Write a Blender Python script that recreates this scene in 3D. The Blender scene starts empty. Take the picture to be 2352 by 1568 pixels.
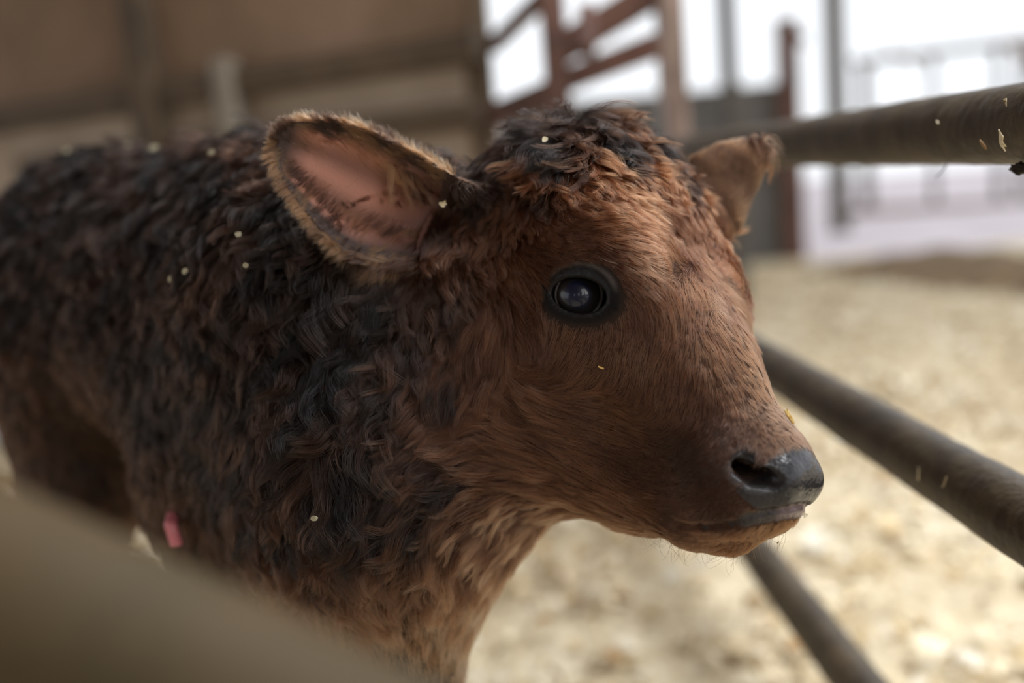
import bpy, bmesh, math, random, os
import numpy as np
from mathutils import Vector, Matrix
from mathutils.kdtree import KDTree
from mathutils.bvhtree import BVHTree

sc = bpy.context.scene
C = sc.collection
rng = np.random.default_rng(7)
random.seed(7)

# ------------------------------------------------------------------ camera
W, H = 2352, 1568
LENS = 35.0
FPX = W * LENS / 36.0
PITCH, ROLL = math.radians(8.4), math.radians(4.5)
CAM = np.array([0.0, 0.0, 0.66])
FWD = np.array([0, math.cos(PITCH), -math.sin(PITCH)])
R0 = np.array([1.0, 0, 0]); U0 = np.cross(R0, FWD)
RIGHT = math.cos(ROLL) * R0 - math.sin(ROLL) * U0
UP = math.cos(ROLL) * U0 + math.sin(ROLL) * R0
cd = bpy.data.cameras.new('camera'); cam = bpy.data.objects.new('camera', cd); C.objects.link(cam)
cd.lens = LENS; cd.sensor_width = 36.0; cd.clip_start = 0.02; cd.clip_end = 500
cam.matrix_world = Matrix([[RIGHT[0], UP[0], -FWD[0], CAM[0]], [RIGHT[1], UP[1], -FWD[1], CAM[1]],
                           [RIGHT[2], UP[2], -FWD[2], CAM[2]], [0, 0, 0, 1]])
cd.dof.use_dof = True; cd.dof.focus_distance = 0.55; cd.dof.aperture_fstop = 2.1; cd.dof.aperture_blades = 0
sc.camera = cam

def P(px, py, d):
    """world point of a photo pixel at distance d along the lens axis"""
    return CAM + d * (FWD + RIGHT * ((px - W / 2) / FPX) - UP * ((py - H / 2) / FPX))

# ------------------------------------------------------------------ sky and light
sc.view_settings.view_transform = 'Standard'; sc.view_settings.look = 'None'
sc.view_settings.gamma = 1.0; sc.view_settings.use_curve_mapping = False
sc.view_settings.exposure = 0.10
sc.cycles.max_bounces = 10; sc.cycles.diffuse_bounces = 4; sc.cycles.transmission_bounces = 7
wd = bpy.data.worlds.new('sky'); sc.world = wd; wd.use_nodes = True
bg = wd.node_tree.nodes['Background']; bg.inputs[0].default_value = (0.93, 0.96, 1.0, 1); bg.inputs[1].default_value = 1.22

def aim(o, target):
    d = Vector(target) - o.location
    o.rotation_euler = d.to_track_quat('-Z', 'Y').to_euler()

def area(name, loc, target, sx, sy, power, col):
    d = bpy.data.lights.new(name, 'AREA'); d.shape = 'RECTANGLE'; d.size = sx; d.size_y = sy; d.energy = power; d.color = col
    o = bpy.data.objects.new(name, d); C.objects.link(o); o.location = loc; aim(o, target); return o
area('roof light', (1.25, 1.0, 3.0), (.5, 1.0, 0), 2.0, 2.2, 138, (.96, .98, 1.0))       # daylight through the roof sheets
area('front_fill', (1.2, -2.6, 2.0), (0, .6, .5), 1.8, 1.6, 26, (1.0, .97, .93))            # added fill lamp behind the camera, lifts the calf's face

# ------------------------------------------------------------------ small helpers
def tag(o, label=None, cat=None, group=None, kind=None):
    for k, v in (('label', label), ('category', cat), ('group', group), ('kind', kind)):
        if v: o[k] = v
    return o
def empty(name, loc, label=None, cat=None, group=None):
    o = bpy.data.objects.new(name, None); C.objects.link(o); o.location = loc; o.empty_display_size = .05
    return tag(o, label, cat, group)
def link_mesh(name, me, mat, parent=None):
    o = bpy.data.objects.new(name, me); C.objects.link(o)
    if mat: me.materials.append(mat)
    if parent:
        o.parent = parent; bpy.context.view_layer.update(); o.matrix_parent_inverse = parent.matrix_world.inverted()
    return o
def bm_obj(name, bm, mat, parent=None, smooth=False):
    me = bpy.data.meshes.new(name); bm.normal_update(); bm.to_mesh(me); bm.free()
    if smooth: me.polygons.foreach_set('use_smooth', np.ones(len(me.polygons), bool))
    return link_mesh(name, me, mat, parent)
def add_bar(bm, a, b, w, h, upv=(0, 0, 1)):
    """square bar from a to b, bevelled"""
    a, b = np.asarray(a, float), np.asarray(b, float); e = b - a; L = np.linalg.norm(e); e /= L
    u = np.asarray(upv, float); u = u - e * (u @ e)
    if np.linalg.norm(u) < 1e-3: u = np.array([1., 0, 0]) - e * e[0]
    u /= np.linalg.norm(u); s = np.cross(e, u)
    M = Matrix([[s[0] * w, u[0] * h, e[0] * L, (a[0] + b[0]) / 2], [s[1] * w, u[1] * h, e[1] * L, (a[1] + b[1]) / 2], [s[2] * w, u[2] * h, e[2] * L, (a[2] + b[2]) / 2], [0, 0, 0, 1]])
    r = bmesh.ops.create_cube(bm, size=1.0, matrix=M)
    ed = list({x for v in r['verts'] for x in v.link_edges})
    bmesh.ops.bevel(bm, geom=ed, offset=min(w, h) * .12, segments=2, affect='EDGES', profile=.6)
def add_box(bm, lo, hi, bev=.0):
    lo, hi = np.asarray(lo, float), np.asarray(hi, float); c = (lo + hi) / 2; s = hi - lo
    r = bmesh.ops.create_cube(bm, size=1.0, matrix=Matrix([[s[0], 0, 0, c[0]], [0, s[1], 0, c[1]], [0, 0, s[2], c[2]], [0, 0, 0, 1]]))
    if bev: bmesh.ops.bevel(bm, geom=list({x for v in r['verts'] for x in v.link_edges}), offset=bev, segments=2, affect='EDGES')
def tube_mesh(name, path, radius, seg=40, rings=160, rough=0.0, seed=1, crust=None, lump=26):
    """pipe along a polyline with slightly crusted skin"""
    path = np.asarray(path, float); d = np.r_[0, np.cumsum(np.linalg.norm(np.diff(path, axis=0), axis=1))]
    s = np.linspace(0, d[-1], rings); c = np.stack([np.interp(s, d, path[:, k]) for k in range(3)], 1)
    e = np.gradient(c, axis=0); e /= np.linalg.norm(e, axis=1)[:, None]
    u = np.array([0, 0, 1.]) if abs(e[0][2]) < .9 else np.array([1., 0, 0])
    A = np.cross(e, u); A /= np.linalg.norm(A, axis=1)[:, None]; B_ = np.cross(A, e)
    th = np.linspace(0, 2 * np.pi, seg, endpoint=False); dirs = A[:, None] * np.cos(th)[None, :, None] + B_[:, None] * np.sin(th)[None, :, None]
    base = c[:, None] + dirs * radius; r_ = np.full((rings, seg), radius)
    if rough:
        g = np.random.default_rng(seed); q = base.reshape(-1, 3); acc = np.zeros(len(q))
        for k in range(6):
            w_ = g.normal(size=3); w_ = w_ / np.linalg.norm(w_) * lump * (1.55 ** k); acc += np.sin(q @ w_ + g.random() * 6.28 + 2 * np.sin(q @ g.normal(size=3) * lump * .7)) / (1.25 ** k)
        r_ = r_ + rough * np.clip(acc.reshape(rings, seg) * .35, -.6, 1.2)
    V_ = (c[:, None] + dirs * r_[..., None]).reshape(-1, 3); i = np.arange(rings - 1)[:, None] * seg; j = np.arange(seg)[None]
    F_ = np.stack([i + j, i + (j + 1) % seg, i + seg + (j + 1) % seg, i + seg + j], -1).reshape(-1, 4)
    n = len(V_); V_ = np.vstack([V_, c[0], c[-1]])
    me = bpy.data.meshes.new(name); faces = F_[:, ::-1].tolist() + [[n, k, (k + 1) % seg] for k in range(seg)] + [[n + 1, n - seg + (k + 1) % seg, n - seg + k] for k in range(seg)]
    me.from_pydata(V_.tolist(), [], faces); me.update()
    me.polygons.foreach_set('use_smooth', np.r_[np.ones(len(F_), bool), np.zeros(2 * seg, bool)])
    return me
def mat(name, col, rough=.6, metal=0.0, spec=.5, noise=None, bump=None, coords='Object'):
    """noise: (scale, detail, [(pos, colour)...]) ; bump: (scale, strength, distance)"""
    m = bpy.data.materials.new(name); m.use_nodes = True; nt = m.node_tree; b = nt.nodes['Principled BSDF']
    b.inputs['Base Color'].default_value = (*col, 1); b.inputs['Roughness'].default_value = rough; b.inputs['Metallic'].default_value = metal; b.inputs['Specular IOR Level'].default_value = spec
    tc = nt.nodes.new('ShaderNodeTexCoord')
    if noise:
        n = nt.nodes.new('ShaderNodeTexNoise'); n.inputs['Scale'].default_value = noise[0]; n.inputs['Detail'].default_value = noise[1]; n.inputs['Roughness'].default_value = .65
        r = nt.nodes.new('ShaderNodeValToRGB'); el = r.color_ramp.elements
        while len(el) < len(noise[2]): el.new(.5)
        for e_, (p_, c_) in zip(el, noise[2]): e_.position = p_; e_.color = (*c_, 1)
        nt.links.new(tc.outputs[coords], n.inputs['Vector']); nt.links.new(n.outputs['Fac'], r.inputs['Fac']); nt.links.new(r.outputs['Color'], b.inputs['Base Color'])
    if bump:
        n2 = nt.nodes.new('ShaderNodeTexNoise'); n2.inputs['Scale'].default_value = bump[0]; n2.inputs['Detail'].default_value = 6
        bp = nt.nodes.new('ShaderNodeBump'); bp.inputs['Strength'].default_value = bump[1]; bp.inputs['Distance'].default_value = bump[2]
        nt.links.new(tc.outputs[coords], n2.inputs['Vector']); nt.links.new(n2.outputs['Fac'], bp.inputs['Height']); nt.links.new(bp.outputs['Normal'], b.inputs['Normal'])
    return m
def srgb(r, g, b): return tuple(((c / 255 + .055) / 1.055) ** 2.4 if c > 10 else c / 255 / 12.92 for c in (r, g, b))

# ------------------------------------------------------------------ the barn
M_BOARD = mat('old boards', (.2, .14, .08), .8, noise=(2.2, 5, [(.25, srgb(96, 76, 58)), (.5, srgb(126, 102, 80)), (.75, srgb(144, 118, 99))]), bump=(18, .3, .01))
M_BOARD2 = mat('grey boards', (.2, .16, .12), .8, noise=(2.5, 5, [(.25, srgb(137, 119, 97)), (.5, srgb(166, 149, 131)), (.75, srgb(187, 171, 151))]), bump=(18, .3, .01))
M_BEAM = mat('dark beam', (.06, .045, .03), .75, noise=(6, 4, [(.3, srgb(62, 50, 38)), (.7, srgb(96, 78, 58))]))
M_POLE = mat('pale pole', (.3, .27, .23), .7, noise=(8, 4, [(.3, srgb(117, 107, 93)), (.7, srgb(145, 136, 123))]))
M_GREY = mat('grey pole', (.1, .1, .1), .7, noise=(8, 4, [(.3, srgb(74, 68, 60)), (.7, srgb(98, 92, 84))]))
M_DARK = mat('dark iron', srgb(44, 34, 28), .6)
M_RUST = mat('rusty steel', (.12, .06, .045), .6, .2, noise=(14, 6, [(.3, srgb(62, 40, 32)), (.55, srgb(98, 66, 54)), (.8, srgb(120, 96, 84))]), bump=(60, .25, .004))
M_STEEL = mat('weathered steel', (.2, .17, .15), .5, .3, noise=(10, 5, [(.3, srgb(92, 74, 64)), (.7, srgb(150, 128, 116))]), bump=(60, .2, .003))
M_CONC = mat('grey concrete', (.2, .2, .19), .85, noise=(3, 5, [(.3, srgb(88, 86, 84)), (.7, srgb(118, 114, 110))]), bump=(30, .3, .01))
M_SNOW = mat('trodden snow', (.7, .68, .7), .8, noise=(.9, 5, [(.3, srgb(173, 162, 165)), (.55, srgb(202, 191, 194)), (.8, srgb(215, 206, 209))]), bump=(5, .5, .05))
M_PIPE = mat('grimy pipe', (.1, .08, .05), .5, .0, .45, noise=(26, 8, [(.30, srgb(40, 32, 22)), (.48, srgb(61, 50, 35)), (.60, srgb(80, 67, 48)), (.74, srgb(49, 38, 26))]), bump=(120, .55, .0025))
M_PIPE2 = mat('worn pipe', (.16, .13, .09), .7, .0, .25, noise=(9, 5, [(.3, srgb(50, 46, 32)), (.5, srgb(72, 61, 41)), (.7, srgb(84, 66, 44))]), bump=(60, .3, .002))

wl0, wl1 = P(1112, 450, 2.32)[:2], P(20, 530, 3.05)[:2]
wd_ = (wl1 - wl0) / np.linalg.norm(wl1 - wl0); wn_ = np.array([wd_[1], -wd_[0]])
if wn_ @ (-wl0) < 0: wn_ = -wn_
def wallp(px, py, off=0.0):
    """point on the board wall seen at a photo pixel"""
    ray = P(px, py, 1) - CAM; n = np.array([*wn_, 0]); o = np.array([*wl0, 0]) + n * off; t = ((o - CAM) @ n) / (ray @ n); return CAM + ray * t
def wall_slab(name, s0, s1, z0, z1, m, th=.05):
    bm = bmesh.new(); a = wl0 + wd_ * s0 - wn_ * th; b = wl0 + wd_ * s1 - wn_ * th
    v = [np.array([*q, z]) for z in (z0, z1) for q in (a, b, b + wn_ * th, a + wn_ * th)]
    vs = [bm.verts.new(x) for x in v]
    for f in ((3, 2, 1, 0), (4, 5, 6, 7), (0, 1, 5, 4), (1, 2, 6, 5), (2, 3, 7, 6), (3, 0, 4, 7)): bm.faces.new([vs[i] for i in f])
    bmesh.ops.recalc_face_normals(bm, faces=bm.faces)
    return tag(bm_obj(name, bm, m), kind='structure')
zg1 = wallp(816, 143)[2]; zg2 = wallp(1000, 285)[2]
wl = wall_slab('wall_left', 0, 8.0, 0, 3.2, M_BOARD)
# lower boarding and sill of the same wall
tag(wall_slab('trim_1', .02, 8.0, .20, zg1, M_BOARD2, .05), 'greyed lower boarding of the barn wall', 'boarding')
bpy.data.objects['trim_1'].location = (*(wn_ * .012), 0)
wall_slab('trim_2', .0, 8.0, .0, .20, mat('white footing', (.5, .52, .56), .8, noise=(4, 4, [(.3, srgb(168, 172, 180)), (.7, srgb(205, 208, 214))])), .05).location = (*(wn_ * .03), 0)
k = 3
for (p, q, w_) in (((1098, 104), (40, 290), .050), ((1098, 262), (560, 380), .042)):
    bm = bmesh.new(); a, b = wallp(*p, .035), wallp(*q, .035); b = a + (b - a) * 2.2; b[2] = a[2]; add_bar(bm, a, b, .05, w_ * 1.35)
    tag(bm_obj('trim_%d' % k, bm, M_BEAM), kind='structure'); k += 1
for (px, w_, m, z0, z1) in ((345, .075, M_BEAM, 0, 3.2), (532, .055, M_POLE, .0, wallp(532, 140)[2])):
    bm = bmesh.new(); a = wallp(px, 300, .06); add_bar(bm, (a[0], a[1], z0), (a[0], a[1], z1), w_, .05, (*wn_, 0)); 
    o = bm_obj('wall_post', bm, m)
    if m is M_BEAM: tag(o, 'dark timber upright on the brown board wall, far left', 'post')
    else: tag(o, 'pale thin upright pole standing against the brown board wall', 'post')
bm = bmesh.new(); a = P(1112, 200, 2.30); add_bar(bm, (a[0], a[1], 0), (a[0], a[1], 3.2), .045, .05); tag(bm_obj('corner_post', bm, M_BEAM), 'dark upright post closing the right end of the board wall', 'post')
# roof, rear wall with window openings behind the photographer
bm = bmesh.new(); add_box(bm, (-7, -5.2, 3.2), (1.9, 6.6, 3.3)); tag(bm_obj('ceiling', bm, M_BOARD), kind='structure')
bm = bmesh.new()
xs = [-7, -3.4, -2.6, -1.2, -.5, .4, 1.1, 1.9]
for i in range(7):
    if i % 2 == 0: add_box(bm, (xs[i], -5.2, 0), (xs[i + 1], -5.1, 3.2))
    else: add_box(bm, (xs[i], -5.2, 0), (xs[i + 1], -5.1, 1.2)); add_box(bm, (xs[i], -5.2, 2.4), (xs[i + 1], -5.1, 3.2))
tag(bm_obj('wall_back', bm, M_BOARD), kind='structure')

# ------------------------------------------------------------------ floor, bedding, snow outside
M_FLOOR = mat('bedding', (.6, .5, .34), .9, noise=(7, 8, [(.25, srgb(148, 126, 94)), (.42, srgb(202, 184, 150)), (.58, srgb(226, 213, 184)), (.8, srgb(240, 232, 210))]), bump=(45, .9, .02))
bm = bmesh.new(); bmesh.ops.create_grid(bm, x_segments=90, y_segments=90, size=1)
for v in bm.verts:
    v.co.x = -7 + (v.co.x + 1) * 6.5; v.co.y = -5 + (v.co.y + 1) * 6.3
    q = v.co; v.co.z = .012 * math.sin(q.x * 3.1 + 1) * math.sin(q.y * 2.7) + .008 * math.sin(q.x * 7 + q.y * 5) - .012
tag(bm_obj('floor', bm, M_FLOOR, smooth=True), kind='structure')
bm = bmesh.new(); add_box(bm, (-40, -40, -.14), (60, 80, -.04)); tag(bm_obj('ground', bm, M_SNOW), kind='structure')
def flakes(name, n, xr, yr, size, seed, z0=.0, dens=None):
    g = np.random.default_rng(seed); x = g.uniform(*xr, n); y = g.uniform(*yr, n)
    if dens is not None: keep = g.random(n) < dens(x, y); x, y = x[keep], y[keep]; n = len(x)
    s = size * np.exp(g.normal(size=n) * .45); asp = g.uniform(.35, .9, n)
    z = z0 + g.random(n) ** 2 * .022
    az = g.random(n) * 6.28; tl = g.normal(size=n) * .45; tr = g.normal(size=n) * .45
    ex = np.stack([np.cos(az) * np.cos(tl), np.sin(az) * np.cos(tl), np.sin(tl)], 1); ey = np.stack([-np.sin(az) * np.cos(tr), np.cos(az) * np.cos(tr), np.sin(tr)], 1)
    nz = np.cross(ex, ey); c = np.stack([x, y, z], 1); cur = g.uniform(.05, .35, n) * s
    VV = []
    for i in (-1, 0, 1):
        for j in (-1, 1): VV.append(c + ex * (i * s / 2)[:, None] + ey * (j * s * asp / 2)[:, None] + nz * ((1 - i * i) * cur)[:, None])
    V_ = np.stack(VV, 1).reshape(-1, 3); b = np.arange(n)[:, None] * 6
    F_ = np.concatenate([b + np.array([0, 1, 3, 2]), b + np.array([2, 3, 5, 4])])
    me = mesh_from(name, V_, F_, True)
    ca = me.color_attributes.new('tint', 'FLOAT_COLOR', 'POINT')
    pal = np.array([srgb(246, 240, 222), srgb(234, 222, 192), srgb(214, 194, 154), srgb(176, 142, 96), srgb(120, 92, 60)]); w_ = g.choice(5, n, p=[.3, .32, .22, .11, .05])
    patch = np.clip(.55 + .5 * np.sin(x * 4.3 + 1.5 * np.sin(y * 3.1)) * np.sin(y * 3.7 + 1.3 * np.sin(x * 2.9) + .8) + g.normal(size=n) * .18, 0, 1)[:, None]
    col = pal[w_] * (patch + (1 - patch) * np.array([.62, .52, .40])) * np.exp(g.normal(size=(n, 1)) * .1); ca.data.foreach_set('color', np.repeat(np.c_[col, np.ones(n)], 6, 0).astype(np.float32).ravel())
    return me
def attr_mat(name, attr, rough=.8):
    m = bpy.data.materials.new(name); m.use_nodes = True; nt = m.node_tree; at = nt.nodes.new('ShaderNodeAttribute'); at.attribute_name = attr
    nt.links.new(at.outputs['Color'], nt.nodes['Principled BSDF'].inputs['Base Color']); nt.nodes['Principled BSDF'].inputs['Roughness'].default_value = rough
    return m
def mesh_from(name, V, F, smooth=True):
    me = bpy.data.meshes.new(name)
    V = np.asarray(V, np.float32); F = np.asarray(F, np.int32)
    me.vertices.add(len(V)); me.vertices.foreach_set('co', V.ravel())
    me.loops.add(F.size); me.loops.foreach_set('vertex_index', F.ravel())
    me.polygons.add(len(F)); me.polygons.foreach_set('loop_start', np.arange(len(F), dtype=np.int32) * F.shape[1])
    me.update(calc_edges=True); me.validate()
    if smooth: me.polygons.foreach_set('use_smooth', np.ones(len(me.polygons), bool))
    return me
M_FLAKE = attr_mat('wood shavings', 'tint')
clump_ = lambda x, y: .35 + .65 * (np.sin(x * 9 + 2 * np.sin(y * 5)) * np.sin(y * 8 + np.sin(x * 6)) > -.25)
o = link_mesh('wood_shavings', flakes('wood_shavings', 56000, (-1.9, 3.0), (.9, 7.2), .017, 11, dens=lambda x, y: clump_(x, y) * np.where(y < 3.2, 1, .5) * (((x - wl0[0]) * wn_[0] + (y - wl0[1]) * wn_[1] > .12) | (x > wl0[0] + .3))), M_FLAKE)
tag(o, 'pale wood shavings strewn as bedding over the barn floor', 'bedding', kind='stuff')

# ------------------------------------------------------------------ pipe fence right of the calf
FA0, FA1 = P(2352, 283, .586), P(1545, 352, 1.52); fdir = (FA1 - FA0) / (FA1[1] - FA0[1])
fence = empty('pipe_fence', (P(1546, 352, 2.0)[0], P(1546, 352, 2.0)[1], 0), 'grimy three-rail pipe fence running back beside the calf to a steel post', 'fence')
def rail_y(o, y): return o + fdir * (y - o[1])
fp = P(1553, 352, 2.0); bm = bmesh.new(); add_bar(bm, (fp[0], fp[1], 0), (fp[0], fp[1], 2.2), .072, .05); bm_obj('post', bm, M_STEEL, fence)
FB0 = P(2352, 1219, .60); FC0 = P(1925, 1568, 1.0)
for nm, o0, sd, dz in (('rail', FA0, 3, 0), ('rail', FB0, 5, -.020), ('rail', FC0, 9, -.004)):
    a = rail_y(o0, -.42); b = rail_y(o0, fp[1] + .03) + [.035, 0, 0]; b[2] += dz; a[2] -= dz * .4
    link_mesh(nm, tube_mesh(nm, [a, b], .0246, 56, 520, .0007, sd), M_PIPE, fence)
bm = bmesh.new(); q = rail_y(FA0, -.42); add_bar(bm, (q[0], q[1] - .02, 0), (q[0], q[1] - .02, 1.2), .05, .05); bm_obj('post', bm, M_STEEL, fence)
# lumps and straw stuck to the rails come with the calf's straw further down

# ------------------------------------------------------------------ pipe close to the lens
D0, D1 = P(-1750, 551, .261), P(1700, 2190, .235)
pb = empty('pipe_barrier', (D0[0], D0[1], 0), 'blurred olive-brown pipe crossing the near bottom left corner', 'barrier')
link_mesh('rail', tube_mesh('rail', [D0, D1], .0265, 40, 80, .0005, 21), M_PIPE2, pb)
bm = bmesh.new(); add_bar(bm, (D0[0], D0[1], 0), (D0[0], D0[1], D0[2] + .024), .05, .05); bm_obj('post', bm, M_STEEL, pb)
bm = bmesh.new(); add_bar(bm, (D1[0], D1[1], 0), (D1[0], D1[1], D1[2] + .02), .05, .05); bm_obj('post', bm, M_STEEL, pb)

# ------------------------------------------------------------------ braced gate in the opening
g1 = P(1280, 200, 2.0)
gate = empty('braced_gate', (g1[0], g1[1], 0), 'rusty braced steel gate with slanting bars behind the calf\'s head', 'gate')
bm = bmesh.new(); add_bar(bm, (g1[0], g1[1], 0), (g1[0], g1[1], 1.5), .056, .05); bm_obj('upright', bm, M_RUST, gate)
for (p, dp, q, dq, w_) in (((1285, 115), 2.0, (1510, -24), 1.95, .040), ((1285, 190), 2.0, (1512, 102), 1.95, .031), ((1130, 108), 2.25, (1275, -35), 2.0, .020), ((1128, 268), 2.26, (1275, 212), 2.0, .036), ((1345, 20), 1.9, (1352, 120), 1.88, .03)):
    bm = bmesh.new(); add_bar(bm, P(*p, dp), P(*q, dq), .03, w_ * 1.55); bm_obj('brace', bm, M_RUST, gate)

# ------------------------------------------------------------------ beyond the fence
def at_floor(px, py, z=0.0):
    r = P(px, py, 1) - CAM; return CAM + r * ((z - CAM[2]) / r[2])
def upright(name, px, py, d, z1, w, m, label, cat, z0=0.0):
    a = P(px, py, d); bm = bmesh.new(); add_bar(bm, (a[0], a[1], z0), (a[0], a[1], z1), w, w); return tag(bm_obj(name, bm, m), label, cat)
h0, h1 = P(1160, 420, 7.75), P(1822, 400, 7.6)
bm = bmesh.new(); zt = P(1700, 203, 7.65)[2]; add_bar(bm, (h0[0], h0[1], zt / 2 - .03), (h1[0], h1[1], zt / 2 - .03), .15, zt + .06); tag(bm_obj('wall_far', bm, M_CONC), kind='structure')
upright('steel_column', 1818, 400, 7.45, P(1805, 50, 7.45)[2], .15, M_RUST, 'rusty steel column standing at the end of the grey half wall', 'column')
a = P(1832, 92, 7.42); bm = bmesh.new(); add_bar(bm, a + [-.03, 0, 0], a + [.05, 0, .02], .09, .09); o = bm_obj('bracket', bm, M_RUST, bpy.data.objects['steel_column'])
upright('thin_pole', 1677, 250, 5.2, 3.2, .080, M_DARK, 'thin dark pole rising in front of the grey half wall', 'pole')
a = P(1684, 260, 5.2); bm = bmesh.new(); add_bar(bm, (a[0], a[1], 0), (a[0], a[1], P(1680, 190, 5.2)[2]), .075, .075); bm_obj('sleeve', bm, M_GREY, bpy.data.objects['thin_pole'])
upright('yard_pole', 1922, 300, 10.8, 3.4, .19, M_GREY, 'pale pole standing outside in the snowy yard', 'pole', -.04)
# yard railing
r0, r1 = P(1960, 143, 14.5), P(2460, 82, 14.0)
yr = empty('yard_railing', (r0[0], r0[1], -.04), 'pale far railing with slim posts across the snowy yard', 'railing')
bm = bmesh.new(); add_bar(bm, r0, r1, .07, .12); bm_obj('rail', bm, M_GREY, yr)
bm = bmesh.new(); add_bar(bm, P(1900, 490, 14.5) , P(2460, 462, 14.0), .07, .14); bm_obj('rail', bm, M_STEEL, yr)
for px, w_ in ((1985, .34), (2146, .12), (2295, .14), (2352, .2)):
    t_ = (px - 1960) / 500; a = r0 + (r1 - r0) * t_; bm = bmesh.new(); add_bar(bm, (a[0], a[1], -.04), (a[0], a[1], a[2]), w_, .06); bm_obj('post', bm, M_GREY, yr)
bm = bmesh.new(); p0, p1 = P(2040, 110, 14.3), P(2110, 160, 14.3); add_bar(bm, p0, p1, .05, .06); bm_obj('brace', bm, M_POLE, yr)
bm = bmesh.new(); p0, p1 = P(2322, 90, 14.1), P(2420, 190, 14.0); add_bar(bm, p0, p1, .1, .18); bm_obj('brace', bm, M_STEEL, yr)
# earth bank along the barn's open side
b0, b1 = at_floor(1960, 606), at_floor(2700, 668)
bm = bmesh.new(); bmesh.ops.create_grid(bm, x_segments=60, y_segments=10, size=1)
for v in bm.verts:
    t_, s_ = (v.co.x + 1) / 2, v.co.y; c_ = b0 * (1 - t_) + b1 * t_; nrm = np.array([-(b1 - b0)[1], (b1 - b0)[0]]); nrm /= np.linalg.norm(nrm)
    hgt = .15 * (1 - s_ * s_) * min(1, t_ * 3.2) ** .7 * (1 + .12 * math.sin(t_ * 40 + s_ * 3)); v.co = (c_[0] + nrm[0] * s_ * .55, c_[1] + nrm[1] * s_ * .55, hgt - .02)
o = bm_obj('earth_bank', bm, mat('packed dung', (.1, .07, .04), .9, noise=(5, 6, [(.3, srgb(92, 72, 48)), (.7, srgb(140, 116, 84))]), bump=(30, .6, .03)), smooth=True); tag(o, 'low brown bank of dung and straw at the barn\'s open edge', 'bank')

# ------------------------------------------------------------------ implicit calf
HEYE = 0.555
def head_frame(az, pit, roll):
    a, b, t = math.radians(az), math.radians(pit), math.radians(roll)
    F = np.array([math.cos(b) * math.sin(a), -math.sin(b), math.cos(b) * math.cos(a)])
    U = np.array([math.sin(b) * math.sin(a), math.cos(b), math.sin(b) * math.cos(a)])
    R = np.array([-math.cos(a), 0, math.sin(a)])
    U2, R2 = math.cos(t) * U + math.sin(t) * R, math.cos(t) * R - math.sin(t) * U
    cw = lambda v: RIGHT * v[0] + UP * v[1] - FWD * v[2]
    return cw(F), cw(U2), cw(R2)
HF, HU, HR = head_frame(42, 45, -8)
HO = P(1307, 680, HEYE) - HR * 0.065
HM = np.stack([HF, HU, HR])
def hl(f, u, r): return HO + (HF * f + HU * u + HR * r) * 0.01      # head-local cm -> world

class Prim:
    def __init__(s, k, op='u'): s.k = k; s.op = op
class Ell(Prim):
    def __init__(s, c, rad, ax=None, k=0.02, op='u'):
        super().__init__(k, op); s.c = np.asarray(c, float); s.r = np.asarray(rad, float); s.ax = np.eye(3) if ax is None else np.asarray(ax)
        s.bc = s.c; s.br = max(s.r)
    def d(s, p):
        q = (p - s.c) @ s.ax.T
        k0 = np.linalg.norm(q / s.r, axis=1); k1 = np.linalg.norm(q / (s.r ** 2), axis=1) + 1e-9
        return np.where(k0 < 0.2, -min(s.r) * (1 - k0), k0 * (k0 - 1) / k1)
class Cone(Prim):
    """capsule with two radii; optional flattening along an axis"""
    def __init__(s, a, b, ra, rb, k=0.02, op='u', flat=None, fs=1.0):
        super().__init__(k, op); s.a = np.asarray(a, float); s.b = np.asarray(b, float); s.ra = ra; s.rb = rb; s.flat = flat; s.fs = fs
        s.bc = (s.a + s.b) / 2; s.br = np.linalg.norm(s.a - s.b) / 2 + max(ra, rb) * max(1, 1 / fs)
    def d(s, p):
        ab = s.b - s.a; t = np.clip(((p - s.a) @ ab) / (ab @ ab), 0, 1)
        q = p - s.a - t[:, None] * ab
        if s.flat is not None:
            q = q + np.outer((q @ s.flat) * (s.fs - 1), s.flat)
        return np.linalg.norm(q, axis=1) - (s.ra + (s.rb - s.ra) * t)
class Func(Prim):
    def __init__(s, fn, bc, br, k=0.004, op='u'): super().__init__(k, op); s.fn = fn; s.bc = np.asarray(bc, float); s.br = br
    def d(s, p): return s.fn(p)

def smin(a, b, k):
    h = np.clip(0.5 + 0.5 * (b - a) / k, 0, 1)
    return b + (a - b) * h - k * h * (1 - h)

PR = []
def ell(c, r, ax=HM, k=0.02, op='u'): PR.append(Ell(c, [x * 0.01 for x in r], ax, k, op))
def cone(a, b, ra, rb, k=0.02, op='u', flat=None, fs=1.0): PR.append(Cone(a, b, ra, rb, k, op, flat, fs))

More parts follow.
